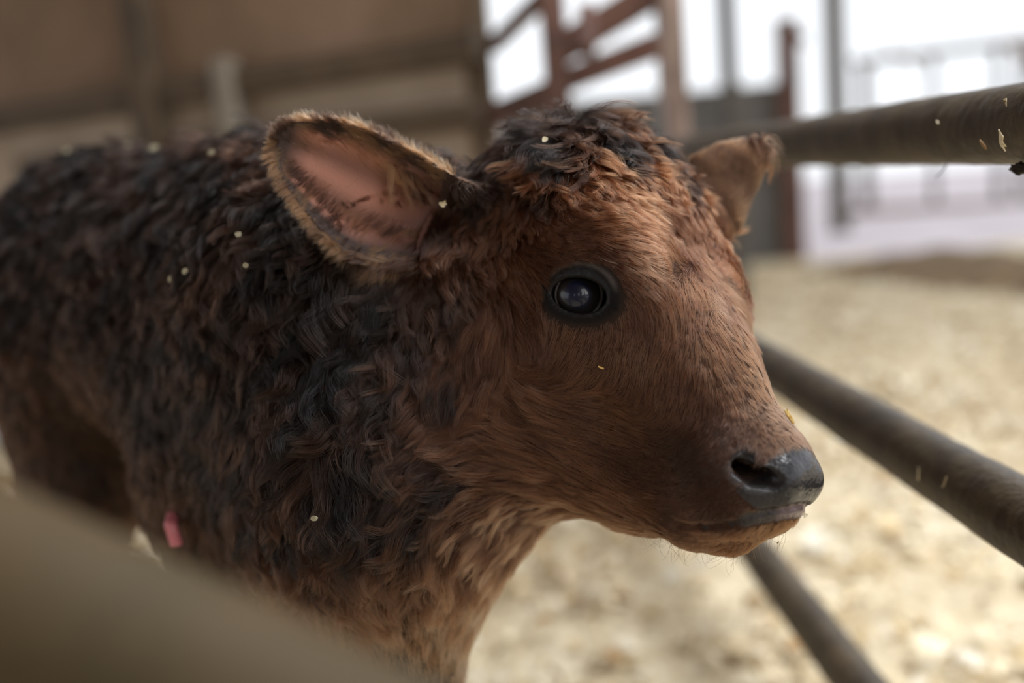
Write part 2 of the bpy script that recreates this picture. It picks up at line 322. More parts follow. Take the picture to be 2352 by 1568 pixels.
#---BODY---
def body_prims():
    sh = P(830, 760, .72); mid = P(500, 770, .83); hip = P(190, 720, .95)
    ax = hip - sh; ax /= np.linalg.norm(ax)
    side = np.cross(ax, [0, 0, 1]); side /= np.linalg.norm(side); upv = np.cross(side, ax)
    A = np.stack([ax, upv, side])
    ell(P(800, 830, .72), (14, 15.5, 10.5), A, .03)
    ell(P(665, 890, .785), (13, 18.5, 10), A, .04)
    ell(P(580, 1085, .775), (9, 11.5, 7.5), A, .04)
    ell(P(430, 740, .85), (14, 11.5, 10), A, .04)
    ell(P(800, 1180, .685), (9, 11, 5.5), A, .05)      # elbow
    ell(P(205, 700, .95), (14, 10.5, 10), A, .04)
    # top line
    cone(P(640, 520, .80), P(255, 505, .955), .050, .052, .05)
    # neck
    cone(hl(-7, -3.5, 0), P(840, 740, .70), .066, .095, .05)
    cone(hl(-3, -6, 0), P(910, 1050, .66), .058, .076, .05)
    ell(P(850, 1130, .66), (8, 10, 7.), A, .04)      # brisket
    # near front leg
    cone(P(915, 1180, .66), P(950, 1560, .67), .050, .029, .04)
    # tail, hanging close behind the thighs
    r_ = P(205, 700, .95) + ax * .145; tl = [(r_ + [0, 0, .03], .020), (r_ + ax * .012 + [0, 0, -.06], .015), (r_ + ax * .010 + [0, 0, -.20], .011), (r_ + ax * .004 + [0, 0, -.33], .014)]
    for (a, ra), (b, rb) in zip(tl[:-1], tl[1:]): cone(a, b, ra, rb, .015)
    return A
BA = body_prims()
def leg_chain(pts, k=.015):
    for (a, ra), (b, rb) in zip(pts[:-1], pts[1:]): cone(a, b, ra, rb, k)
def under(p, z, dx=0, dy=0): return np.array([p[0] + dx, p[1] + dy, z])
fl = P(950, 1560, .67)
leg_chain([(fl, .029), (under(fl, .21, -.005, .005), .026), (under(fl, .185), .027), (under(fl, .085, .002), .018), (under(fl, .055, .01, -.01), .024), (under(fl, .0, .03, -.025) + [0, 0, .018], .026)])
fr = P(940, 1300, .80)
leg_chain([(fr, .045), (under(fr, .36, -.01, .01), .032), (under(fr, .21, -.01, .01), .026), (under(fr, .085, -.02, .01), .018), (under(fr, .055, -.01, .0), .024), (under(fr, .018, .01, -.015), .026)])
# near hind leg: thigh, hock, cannon
h0 = P(195, 800, .90); h1 = P(200, 1090, .90); h2 = P(140, 1500, .95)
cone(h0, h1, .086, .054, .03)
leg_chain([(h1, .054), (under(h2, .24, -.02, .02), .027), (under(h2, .21, -.03, .03), .025), (under(h2, .085, -.01, .0), .018), (under(h2, .055, .0, -.01), .024), (under(h2, .018, .02, -.02), .026)])
g0 = P(170, 820, 1.06); g1 = P(190, 1080, 1.06); g2 = P(190, 1400, 1.12)
cone(g0, g1, .08, .050, .04)
leg_chain([(g1, .05), (under(g2, .24, -.02, .02), .027), (under(g2, .21, -.03, .03), .025), (under(g2, .085, -.01, .0), .018), (under(g2, .055), .024), (under(g2, .018, .02, -.02), .026)])

#---HEAD---
ell(hl(-4.8, -1.0, 0), (7.8, 6.8, 6.7))                    # cranium
ell(hl(-9.4, 1.9, 0), (3.6, 4.2, 5.8), k=.03)               # poll
ell(hl(-5.5, 2.6, 0), (4.6, 3.4, 5.6), k=.03)
ell(hl(0.5, -1.3, 0), (6.5, 5.6, 5.6))                     # mid face
ell(hl(4.2, .7, 0), (4.6, 2.7, 4.4), k=.03)
cone(hl(2, -1.0, 0), hl(12, -.4, 0), .050, .030, .02)       # snout
for s in (1, -1):
    ell(hl(-.6, 2.3, 4.5 * s), (3.8, 2.5, 2.0), k=.03)        # brow
    ell(hl(-1.5, -5.8, 4.0 * s), (5.2, 4.8, 2.6), k=.03)     # cheek
    cone(hl(0, -8.8, 2.4 * s), hl(12, -4.3, 1.3 * s), .020, .016, .03)
ell(hl(5.4, -7.2, 0), (4.8, 2.4, 2.8), k=.03)               # throat
cone(hl(1, -8.5, 0), P(915, 1100, .64), .044, .058, .05)
ell(hl(12.3, -.9, 0), (2.9, 2.9, 3.5), k=.018)             # muzzle
for s in (1, -1):
    ell(hl(12.6, -1.6, 2.3 * s), (2.2, 2.1, 1.4), k=.012)      # upper lip flews
ell(hl(13.6, .5, 0), (1.4, 1.6, 2.7), k=.010)               # nose pad
ell(hl(14.2, -.4, 0), (1.0, .9, 1.8), k=.008)               # pad lower edge
for s in (1, -1): ell(hl(13.95, 1.0, 1.30 * s), (1.1, 1.1, .95), k=.005)   # inner wing
ell(hl(13.9, -2.4, 0), (1.25, 1.0, 1.9), k=.003)             # lower lip
ell(hl(13.4, -3.6, 0), (1.6, 1.25, 1.8), k=.008)             # chin
#---ENDHEAD---

# ------------------------------------------------------------------ ears (cupped leaves)
def make_ear(base, tip, vdir, prof, cup, thick, k, tipcurl=0.0):
    """prof: list (e, wplus, wminus) in m along axis; cup depth list per e"""
    base = np.asarray(base); E = np.asarray(tip) - base; L = np.linalg.norm(E); E = E / L
    V = vdir - E * (vdir @ E); V /= np.linalg.norm(V); N = np.cross(E, V)
    pe = np.array([a[0] for a in prof]); wp = np.array([a[1] for a in prof]); wm = np.array([a[2] for a in prof]); cd_ = np.array(cup)
    def fn(p):
        q = p - base; e = q @ E; v = q @ V; n = q @ N
        ec = np.clip(e, pe[0], pe[-1])
        a = np.interp(ec, pe, wp); b = np.interp(ec, pe, wm); c = np.interp(ec, pe, cd_)
        m = (a - b) / 2; hw = np.maximum((a + b) / 2, .003); vn = (v - m) / hw
        surf = -c * np.minimum(1, hw / .018) * (1 - np.clip(vn, -1.15, 1.15) ** 2)
        ds = np.abs(n - surf) / np.sqrt(1 + (2 * c * np.clip(np.abs(vn), 0, 1) / hw) ** 2) - thick
        dv = np.abs(v - m) - hw
        de = np.maximum(e - pe[-1], pe[0] - e)
        x = np.maximum(dv, de)
        return np.where((x > 0) & (ds > 0), np.sqrt(np.maximum(x, 0) ** 2 + np.maximum(ds, 0) ** 2), np.maximum(ds, x))
    bc = base + E * L / 2
    PR.append(Func(fn, bc, L / 2 + .03, k))
    return dict(base=base, E=E, V=V, N=N, L=L, pe=pe, wp=wp, wm=wm, cup=cd_)
def ear_profile(base, tip, vdir, outline_top, outline_bot, dfun):
    base = np.asarray(base); E = np.asarray(tip) - base; L = np.linalg.norm(E); E = E / L
    V = vdir - E * (vdir @ E); V /= np.linalg.norm(V); N = np.cross(E, V)
    def onplane(px, py):
        ray = P(px, py, 1.0) - CAM; t = ((base - CAM) @ N) / (ray @ N); q = CAM + ray * t - base
        return q @ E, q @ V
    tp = np.array(sorted(onplane(*t) for t in outline_top)); bt = np.array(sorted(onplane(*t) for t in outline_bot))
    es = np.linspace(min(tp[0, 0], bt[0, 0]), max(tp[-1, 0], bt[-1, 0]) * .985, 24)
    return [(e, np.interp(e, tp[:, 0], tp[:, 1]), -np.interp(e, bt[:, 0], bt[:, 1])) for e in es]
e1b, e1t = P(1040, 492, .592), P(622, 340, .578)
v1 = UP * .9 + RIGHT * -.4 - FWD * .15
top1 = [(1060, 412), (1045, 404), (974, 360), (906, 326), (852, 299), (790, 280), (712, 275), (668, 283), (641, 305), (626, 335)]
bot1 = [(626, 345), (644, 407), (682, 462), (733, 526), (784, 574), (838, 598), (892, 606), (960, 602), (1025, 585), (1050, 570)]
pf1 = ear_profile(e1b, e1t, v1, top1, bot1, None)
cup1 = [-0.019 * (1 - min(1, max(0, i) / 23.0) ** 1.5) - .004 for i in range(24)]
EAR1 = make_ear(e1b, e1t, v1, pf1, cup1, .0030, .010)
def hollow(p):
    q = p - EAR1['base']; ea = q @ EAR1['E']; v = q @ EAR1['V']; n = q @ EAR1['N']
    ec = np.clip(ea, EAR1['pe'][0], EAR1['pe'][-1]); a = np.interp(ec, EAR1['pe'], EAR1['wp']); b = np.interp(ec, EAR1['pe'], EAR1['wm']); c = np.interp(ec, EAR1['pe'], EAR1['cup'])
    hw = np.maximum((a + b) / 2, .003); vn = (v - (a - b) / 2) / hw
    k = n + c * np.minimum(1, hw / .018) * (1 - np.clip(vn, -1.15, 1.15) ** 2)
    rg = .0009 * np.sin(vn * 8.5 + 2.2 * ea / EAR1['L'] + .6) * np.clip(ea / .03, 0, 1) * np.clip((EAR1['L'] - ea) / .03, 0, 1)
    return np.maximum.reduce([(k + .0026 + rg) * .7, -(k + .034), np.abs(v - (a - b) / 2) - hw * .93, (.012 + .55 * np.maximum(-k - .004, 0) - ea) * .85, ea - EAR1['L'] * 1.1])
PR.append(Func(hollow, EAR1['base'] + EAR1['E'] * EAR1['L'] / 2, .09, .0015, 's'))
e2b, e2t = P(1600, 480, .665), P(1738, 318, .675)
v2 = RIGHT * -.75 + UP * .6 - FWD * .2
top2 = [(1560, 420), (1590, 362), (1640, 334), (1700, 322), (1735, 320)]
bot2 = [(1640, 560), (1690, 535), (1715, 470), (1735, 430), (1750, 385), (1757, 345), (1745, 325)]
pf2 = ear_profile(e2b, e2t, v2, top2, bot2, None)
cup2 = [-0.012] * 24
cone(hl(-7, 1, -4), P(1648, 470, .668), .022, .012, .015)
EAR2 = make_ear(e2b, e2t, v2, pf2, cup2, .0035, .014)

# ------------------------------------------------------------------ carving: sockets, nostrils, mouth
def field(p):
    c = p.mean(0); rad = np.linalg.norm(p - c, axis=1).max()
    d = np.full(len(p), 1.0)
    for q in PR:
        if q.op == 'u' and np.linalg.norm(q.bc - c) - q.br - rad < 0.10:
            d = smin(d, q.d(p), q.k)
    for op in ('a', 's'):
        for q in PR:
            if q.op == op and np.linalg.norm(q.bc - c) - q.br - rad < 0.03:
                d = smin(d, q.d(p), q.k) if op == 'a' else -smin(-d, q.d(p), q.k)
    return d


def march(px, py, t=.40):
    """first hit of a sight line with the calf, else its nearest pass"""
    ray = P(px, py, 1.0) - CAM; best = (9, t)
    for _ in range(160):
        d = field((CAM + ray * t)[None])[0]
        if d < best[0]: best = (d, t)
        if abs(d) < 2e-5 or t > 1.5: break
        t += min(d * .7, .012)
    return CAM + ray * best[1], best[0]
def trace(px, py):
    """where the sight line of a photo pixel meets the calf, as head-local cm"""
    return HM @ (march(px, py)[0] - HO) * 100

#---CARVE---
EYER = .0168; EYA, EYB = .0155, .0098
EYES = []
def eye_ax(c, s):
    g = HR * s + HU * .42 + HF * .60; g /= np.linalg.norm(g)          # gaze
    a = (HF * .62 + HU * .48) * 1.0; a -= g * (a @ g); a /= np.linalg.norm(a)    # towards the inner corner
    b = np.cross(g, a); b *= np.sign(b @ HU)
    return np.stack([g, a, b])
for s in (1, -1):
    c = hl(-.42, -.12, 5.0 * s); A = eye_ax(c, s); EYES.append((c, A, s))
    PR.append(Ell(c, [.0182] * 3, HM, .012, 'a'))
    ring = []
    for t in np.linspace(0, 2 * math.pi, 25):
        aa, bb = EYA * 1.10 * math.cos(t), EYB * 1.14 * math.sin(t); ring.append(c + A[0] * math.sqrt(.0182 ** 2 - aa * aa - bb * bb) + A[1] * aa + A[2] * bb)
    for u, v in zip(ring[:-1], ring[1:]): PR.append(Cone(u, v, .0013, .0013, .0012, 'a'))
    def opening(p, c=c, A=A):
        q = (p - c) @ A.T
        a, b = q[:, 1], q[:, 2]
        r = np.sqrt((a / EYA) ** 2 + (b / EYB) ** 2)
        return np.maximum((r - 1) * EYB, .004 - q[:, 0])
    PR.append(Func(opening, c + A[0] * .015, .025, .0016, 's'))
    PR.append(Ell(c, [EYER + .0004] * 3, HM, .0006, 's'))
    # folds of the lids
    for rr, up_ in ((1.50, 1), (1.42, -1)):
        pts = []
        for t in np.linspace(.15, math.pi - .15, 9):
            aa, bb = EYA * rr * math.cos(t), EYB * rr * math.sin(t) * up_ * 1.12
            g = math.sqrt(max(.0186 ** 2 - aa * aa - bb * bb, 1e-6))
            pts.append(c + A[0] * g + A[1] * aa + A[2] * bb)
        for u, v in zip(pts[:-1], pts[1:]): PR.append(Cone(u, v, .0014, .0014, .0012, 's'))
    # inner corner
    i0 = c + A[0] * .0128 + A[1] * .0130 + A[2] * -.0015; i1 = c + A[0] * .0105 + A[1] * .021 + A[2] * -.003
    PR.append(Cone(i0, i1, .0022, .0012, .004, 's'))
NOS = [trace(*q) for q in ((1712, 1050), (1706, 1078), (1735, 1095), (1766, 1103), (1784, 1106))]
MOU = [trace(*q) for q in ((1842, 1158), (1800, 1170), (1757, 1178), (1729, 1184), (1680, 1202), (1617, 1210), (1570, 1206))]
_a = np.array(MOU); _k = np.argsort(_a[:, 2]); MOU = [np.array([np.interp(r, _a[_k, 2], _a[_k, c]) for c in (0, 1)] + [r]) for r in (0., .7, 1.3, 1.9)] + [q for q in MOU if q[2] > 2.1]
MOU[0] = MOU[0] * [1, .5, 1] + MOU[1] * [0, .5, 0]
for s in (1, -1):
    m = lambda q, df=0, du=0: hl(q[0] + df, q[1] + du, q[2] * s)
    rad = [.0022, .0036, .0046, .0042, .0028]
    for (u, ru), (v, rv) in zip(zip(NOS[:-1], rad[:-1]), zip(NOS[1:], rad[1:])):
        PR.append(Cone(m(u), m(v), ru, rv, .003, 's'))
    PR.append(Cone(m(NOS[1]), m(NOS[1] * np.array([1, 1, .6]), -1.8, -1.0), .0036, .004, .003, 's'))
    PR.append(Cone(m(NOS[2]), m(NOS[2] * np.array([1, 1, .5]), -2.2, -1.3), .0046, .004, .003, 's'))
    PR.append(Cone(m(NOS[3]), m(NOS[3] * np.array([1, 1, .55]), -2.2, -.9), .0040, .004, .003, 's'))
    for (u, v), ru in zip(zip(MOU[:-1], MOU[1:]), (.0015, .0015, .0016, .0017, .0017, .0016, .0014, .0012, .001)):
        PR.append(Cone(m(u), m(v), ru, ru * .9, .0025, 's'))
#---ENDCARVE---

def axis_grid(lo, hi, f0, f1, hf, hc):
    """grid coordinates: spacing hf inside [f0,f1], growing to hc outside"""
    xs = list(np.arange(f0, f1 + hf, hf)); h = hf; x = xs[-1]
    while x < hi: h = min(hc, h * 1.08); x += h; xs.append(x)
    h = hf; x = xs[0]; pre = []
    while x > lo: h = min(hc, h * 1.08); x -= h; pre.append(x)
    return np.array(pre[::-1] + xs)

def surface_nets(X, Y, Z):
    nx, ny, nz = len(X), len(Y), len(Z); B = 8
    D = np.full((nx, ny, nz), 0.5, np.float32)
    for i0 in range(0, nx, B):
        for j0 in range(0, ny, B):
            for k0 in range(0, nz, B):
                xs, ys, zs = X[i0:i0 + B], Y[j0:j0 + B], Z[k0:k0 + B]
                c = np.array([[(xs[0] + xs[-1]) / 2, (ys[0] + ys[-1]) / 2, (zs[0] + zs[-1]) / 2]])
                r = math.sqrt((xs[-1] - xs[0]) ** 2 + (ys[-1] - ys[0]) ** 2 + (zs[-1] - zs[0]) ** 2) / 2
                if min(np.linalg.norm(q.bc - c[0]) - q.br for q in PR) > r + .01: continue
                dc = field(c)[0]
                if abs(dc) > r * 1.7 + .012:
                    D[i0:i0 + B, j0:j0 + B, k0:k0 + B] = dc; continue
                g = np.stack(np.meshgrid(xs, ys, zs, indexing='ij'), -1).reshape(-1, 3)
                D[i0:i0 + B, j0:j0 + B, k0:k0 + B] = field(g).reshape(len(xs), len(ys), len(zs))
    S = D < 0
    cnt = np.zeros((nx - 1, ny - 1, nz - 1), np.int8)
    for a in (0, 1):
        for b in (0, 1):
            for c in (0, 1): cnt += S[a:nx - 1 + a, b:ny - 1 + b, c:nz - 1 + c]
    act = (cnt > 0) & (cnt < 8); idx = np.argwhere(act); n = len(idx)
    vid = np.full(act.shape, -1, np.int32); vid[act] = np.arange(n)
    acc = np.zeros((n, 3)); w = np.zeros(n)
    corners = [(a, b, c) for a in (0, 1) for b in (0, 1) for c in (0, 1)]
    pos = lambda I: np.stack([X[I[:, 0]], Y[I[:, 1]], Z[I[:, 2]]], 1)
    for u in corners:
        for ax in range(3):
            if u[ax]: continue
            v = list(u); v[ax] = 1
            Iu, Iv = idx + np.array(u), idx + np.array(v)
            du, dv = D[Iu[:, 0], Iu[:, 1], Iu[:, 2]], D[Iv[:, 0], Iv[:, 1], Iv[:, 2]]
            m = (du < 0) != (dv < 0)
            t = np.where(m, du / np.where(m, du - dv, 1), 0)[:, None]
            acc += np.where(m[:, None], pos(Iu) * (1 - t) + pos(Iv) * t, 0); w += m
    V = acc / w[:, None]
    quads = []
    for ax in range(3):
        sl0 = [slice(1, -1)] * 3; sl1 = [slice(1, -1)] * 3
        sl0[ax] = slice(0, -1); sl1[ax] = slice(1, None)
        a, b = S[tuple(sl0)], S[tuple(sl1)]
        e = np.argwhere(a != b); off = np.array([1, 1, 1]); off[ax] = 0
        e = e + off; flip = S[e[:, 0], e[:, 1], e[:, 2]]
        o1, o2 = [(1, 2), (2, 0), (0, 1)][ax]
        def vi(d1, d2):
            I = e.copy(); I[:, o1] -= d1; I[:, o2] -= d2
            return vid[I[:, 0], I[:, 1], I[:, 2]]
        q = np.stack([vi(1, 1), vi(0, 1), vi(0, 0), vi(1, 0)], 1)
        q[~flip] = q[~flip][:, ::-1]
        quads.append(q)
    return V, np.concatenate(quads)

lo = np.array([-.75, .36, -.02]); hi = np.array([.30, 1.30, .86])
hlo = np.minimum.reduce([q for q in (P(640, 280, .60), P(1880, 1260, .46), P(1100, 1200, .56))]); 
hh = .0016
X = axis_grid(lo[0], hi[0], -.14, .20, hh, .006)
Y = axis_grid(lo[1], hi[1], .42, .70, hh, .006)
Z = axis_grid(lo[2], hi[2], .40, .80, hh, .006)
SV, SF = surface_nets(X, Y, Z)
body_me = mesh_from('body', SV, SF)
calf = bpy.data.objects.new('calf', None); C.objects.link(calf)
body = bpy.data.objects.new('body', body_me); C.objects.link(body); body.parent = calf
#---FUR---
# ------------------------------------------------------------------ coat: where it grows and which way it lies
body_me.calc_loop_triangles()
NV = np.empty(len(body_me.vertices) * 3, np.float32); body_me.vertex_normals.foreach_get('vector', NV); NV = NV.reshape(-1, 3).astype(float)
V = np.empty(len(body_me.vertices) * 3, np.float32); body_me.vertices.foreach_get('co', V); V = V.reshape(-1, 3).astype(float)
QF = np.empty(len(body_me.polygons) * 4, np.int32); body_me.polygons.foreach_get('vertices', QF); QF = QF.reshape(-1, 4)
def ear_uv(ear, p):
    q = p - ear['base']; e, v, n = q @ ear['E'], q @ ear['V'], q @ ear['N']
    ec = np.clip(e, ear['pe'][0], ear['pe'][-1]); a = np.interp(ec, ear['pe'], ear['wp']); b = np.interp(ec, ear['pe'], ear['wm']); c = np.interp(ec, ear['pe'], ear['cup'])
    hw = np.maximum((a + b) / 2, .003); vn = (v - (a - b) / 2) / hw
    surf = -c * np.minimum(1, hw / .018) * (1 - np.clip(vn, -1.15, 1.15) ** 2)
    return e / ear['L'], vn, n - surf
def regions(p):
    h = (p - HO) @ HM.T * 100
    R_ = {}
    R_['h'] = h
    hs = h.copy(); hs[:, 2] = np.abs(hs[:, 2])
    def neard(pts): return np.min([np.linalg.norm(hs - np.array([q[0], q[1], abs(q[2])]), axis=1) for q in pts], 0)
    def near(pts, r): return np.min([np.linalg.norm(hs - np.array([q[0], q[1], abs(q[2])]), axis=1) for q in pts], 0) < r
    el = np.full(len(p), 9.0); canth = np.zeros(len(p), bool)
    for c, A, s in EYES:
        q = (p - c) @ A.T; ok = q[:, 0] > .002
        e_ = np.sqrt((q[:, 1] / EYA) ** 2 * 1.12 + (q[:, 2] / EYB) ** 2 * np.where(q[:, 2] > 0, .62, 1.0)); el = np.where(ok, np.minimum(el, e_), el)
        canth |= ok & (q[:, 1] > .010) & (q[:, 1] < .0225) & (np.abs(q[:, 2] + .002 + (q[:, 1] - .012) * .15) < .0065 * (1 - (q[:, 1] - .010) / .0165))
    R_['eye'] = el; R_['canth'] = canth
    R_['nosd'] = neard(NOS); R_['nostril'] = R_['nosd'] < .60
    pad = (h[:, 0] > 13.0) & (h[:, 1] > PADLO(h)) & (h[:, 1] < 9) & (h[:, 0] + h[:, 1] * .22 - np.abs(h[:, 2]) * .05 > 13.42)
    R_['pad'] = pad | ((h[:, 0] > 12.6) & (neard([NOS[3] + [.1, .75, -.35], NOS[4] + [0, .65, -.3]]) < .72))
    R_['mouth'] = near(MOU[:8], .28)
    R_['lipd'] = neard([q + [-.05, -.36, 0] for q in MOU[:6]]); R_['lip'] = R_['lipd'] < .50
    return R_
MOUC = np.array([[abs(q[2]), q[1]] for q in sorted(MOU[:5], key=lambda q: abs(q[2]))])
def PADLO(h): return np.interp(np.abs(h[:, 2]), MOUC[:, 0], MOUC[:, 1]) + .05

# ---- anchors: photo place, lie of the hair, length mm, lift, wave, colours a/b
AN = [
 # nose bridge and whorl
 (1640, 790, 0, 1, 8, .25, .1, 'rb'), (1700, 800, .4, .9, 7, .25, .1, 'rb'), (1545, 790, -.5, .9, 8, .3, .1, 'rb'), (1735, 880, .5, .85, 6, .22, .1, 'or'),
 (1670, 900, .15, 1, 7, .25, .1, 'rb'), (1560, 890, -.15, 1, 8, .25, .15, 'mb'), (1480, 880, -.2, 1, 9, .25, .15, 'mb'), (1650, 610, .6, -.8, 9, .3, .1, 'rd'),
 (1695, 640, .4, -.8, 7, .3, .1, 'or'), (1600, 660, -.3, .9, 10, .3, .15, 'rb'), (1700, 720, .8, .3, 7, .25, .1, 'rb'), (1660, 700, .6, .3, 8, .3, .1, 'pk'),
 (1790, 960, .5, .8, 4, .3, .05, 'lt'), (1740, 980, -.1, 1, 4, .3, .05, 'mb'), (1650, 1000, -.4, .9, 5, .3, .05, 'dk'),
 # forehead
 (1450, 430, .8, .6, 20, .35, .5, 'rb'), (1520, 450, .55, .85, 20, .35, .4, 'rd'), (1570, 540, .15, 1, 14, .3, .3, 'rd'), (1450, 560, .9, .45, 12, .25, .2, 'rd'),
 (1490, 650, .6, .8, 10, .25, .2, 'rd'), (1300, 540, .97, .2, 10, .22, .1, 'mb'), (1380, 600, .8, .5, 9, .22, .1, 'rd'), (1450, 720, .3, .95, 8, .22, .1, 'rd'),
 (1230, 560, .9, .25, 12, .25, .2, 'mb'), (1640, 520, .1, 1, 11, .3, .1, 'rd'), (1620, 440, .4, .9, 14, .3, .3, 'rb'), (1420, 490, .9, .4, 16, .3, .4, 'rb'),
 (1320, 470, .9, .35, 15, .3, .3, 'rb'),
 # poll and forelock
 (1200, 335, -.75, .65, 26, .5, 1.1, 'bk'), (1150, 395, -.5, .8, 30, .4, .8, 'bd'), (1100, 440, -.1, 1, 22, .35, .6, 'bd'), (1300, 330, -.5, .85, 32, .5, 1.1, 'bk'), (1290, 375, -.4, .9, 26, .45, 1, 'bo'), (1250, 350, -.6, .8, 30, .45, 1, 'bo'), (1430, 310, .2, .95, 30, .45, 1, 'bo'), (1340, 350, -.1, 1, 28, .45, 1, 'bo'), (1490, 390, .5, .85, 24, .4, .9, 'ob'),
 (1335, 285, -.3, .9, 34, .45, 1.1, 'bk'), (1400, 340, .15, 1, 32, .5, 1, 'bo'), (1470, 330, .5, .85, 32, .4, 1.1, 'bk'), (1470, 375, .4, .9, 26, .45, 1, 'bo'), (1360, 305, -.1, 1, 32, .45, 1.1, 'bk'), (1180, 365, -.6, .75, 25, .45, 1.1, 'bk'), (1520, 335, .6, .7, 30, .4, 1, 'bk'), (1120, 410, -.4, .9, 26, .4, .8, 'bk'), (1420, 290, .2, .9, 32, .45, 1.1, 'bk'), (1240, 305, -.7, .6, 25, .45, 1.1, 'bk'), (1540, 380, .6, .7, 22, .4, .8, 'bk'),
 (1250, 430, -.2, .9, 20, .4, .9, 'ob'), (1200, 470, .2, .95, 20, .35, .8, 'mb'), (1360, 400, .3, .9, 22, .4, 1, 'ob'), (1130, 520, .1, 1, 20, .35, .5, 'mb'),
 # around the eye and cheek
 (1180, 640, .45, .85, 13, .25, .2, 'mb'), (1210, 730, .7, .6, 9, .22, .1, 'mb'), (1240, 800, .3, .8, 9, .22, .1, 'mb'), (1300, 790, -.4, .9, 7, .22, .05, 'mb'),
 (1400, 800, -.3, .95, 8, .25, .1, 'pk'), (1340, 830, -.6, .75, 9, .25, .1, 'pk'), (1480, 790, -.3, .9, 8, .25, .1, 'pk'), (1250, 850, -.9, -.3, 14, .3, .3, 'mb'),
 (1120, 740, .1, 1, 24, .3, .2, 'mb'), (1160, 860, -.2, .95, 26, .35, .25, 'mb'), (1230, 940, -.65, -.6, 20, .3, .2, 'mb'), (1330, 970, -.9, -.35, 13, .25, .2, 'mb'),
 (1420, 940, -.97, -.15, 10, .25, .15, 'mb'), (1450, 1010, -.98, -.1, 9, .25, .1, 'mb'), (1300, 1080, -.8, -.5, 16, .3, .3, 'mb'), (1400, 1130, -.85, -.35, 12, .3, .2, 'mb'),
 (1520, 1060, -.9, -.2, 7, .25, .1, 'dm'), (1200, 1080, -.9, -.2, 22, .4, .25, 'mb'),
 # muzzle
 (1600, 1100, -.8, .1, 3.5, .3, .05, 'gm'), (1660, 1130, -.6, .4, 2.6, .4, 0, 'gm'), (1590, 1030, -.7, .3, 4, .3, .05, 'gm'), (1640, 1190, -.7, .4, 2.6, .4, 0, 'gm'),
 (1560, 1190, -.9, .1, 6, .35, .1, 'dm'), (1700, 1235, -.5, .7, 4, .4, .1, 'rb'), (1790, 1215, .1, 1, 4, .4, .1, 'or'), (1500, 1180, -.9, .0, 8, .35, .1, 'mb'), (1620, 1235, -.7, .5, 6, .4, .1, 'mb'),
 # neck, chest, legs
 (1080, 700, -.1, 1, 26, .35, .6, 'bd'), (1050, 850, -.2, 1, 30, .4, .5, 'bd'), (1100, 1000, -.9, .2, 26, .4, .35, 'mb'), (1050, 1100, -.9, .4, 28, .4, .7, 'bd'),
 (1150, 1200, -.7, .7, 21, .45, .5, 'lc'), (1080, 1300, -.5, .85, 24, .45, .5, 'lc'), (960, 1200, -.4, .9, 30, .45, .8, 'bd'), (980, 1420, .2, 1, 14, .3, .2, 'lg'),
 (930, 1500, .1, 1, 12, .3, .2, 'lg'), (1000, 1540, .2, 1, 10, .3, .2, 'lg'), (940, 1380, -.1, 1, 24, .4, .6, 'bd'),
 # body
 (900, 700, -.3, .9, 32, .45, 1, 'bb'), (800, 900, -.3, .9, 34, .5, 1, 'bb'), (780, 1080, -.2, .95, 34, .5, 1, 'bd'), (700, 600, -.4, .85, 32, .5, 1, 'bb'), (700, 1240, -.2, 1, 30, .5, .8, 'bd'),
 (500, 450, -.5, .8, 34, .6, 1, 'bb'), (300, 390, -.5, .7, 36, .7, 1, 'bb'), (140, 390, -.6, .7, 36, .7, 1, 'bk'), (600, 430, -.4, .8, 34, .6, 1, 'bd'), (500, 800, -.3, .95, 30, .45, 1, 'bb'), (300, 650, -.4, .9, 30, .45, 1, 'bb'),
 (500, 1080, -.2, 1, 26, .4, .7, 'bk'), (350, 900, -.2, 1, 24, .4, .6, 'bk'), (150, 900, 0, 1, 18, .3, .3, 'db'), (120, 650, -.4, .9, 28, .4, .8, 'bb'), (60, 520, -.5, .8, 30, .5, 1, 'bb'),
 (180, 1050, .1, 1, 14, .3, .2, 'db'), (420, 1180, -.1, 1, 18, .35, .3, 'db'),
]
COATK = np.array([.65, .565, .49])
COLS = {  # two shades mixed lock by lock
 'rb': ((.135, .052, .024), (.20, .085, .040)), 'or': ((.20, .080, .034), (.26, .115, .055)), 'mb': ((.085, .036, .018), (.135, .060, .031)), 'rd': ((.090, .034, .017), (.150, .062, .032)),
 'pk': ((.125, .058, .034), (.20, .100, .062)), 'lt': ((.17, .085, .05), (.22, .12, .075)), 'dk': ((.045, .022, .014), (.085, .040, .024)), 'dm': ((.050, .026, .017), (.085, .042, .026)),
 'gm': ((.045, .027, .022), (.075, .042, .032)), 'bo': ((.005, .004, .004), (.165, .058, .022)), 'ob': ((.020, .010, .007), (.20, .075, .030)), 'bd': ((.004, .003, .003), (.044, .019, .010)),
 'bk': ((.004, .003, .003), (.012, .007, .005)), 'bb': ((.003, .0025, .0025), (.022, .010, .006)), 'lc': ((.060, .027, .016), (.42, .24, .16)), 'lg': ((.34, .18, .11), (.55, .34, .24)), 'db': ((.022, .011, .006), (.048, .023, .012)),
}
Ap, Ad, Ax, Ac = [], [], [], []
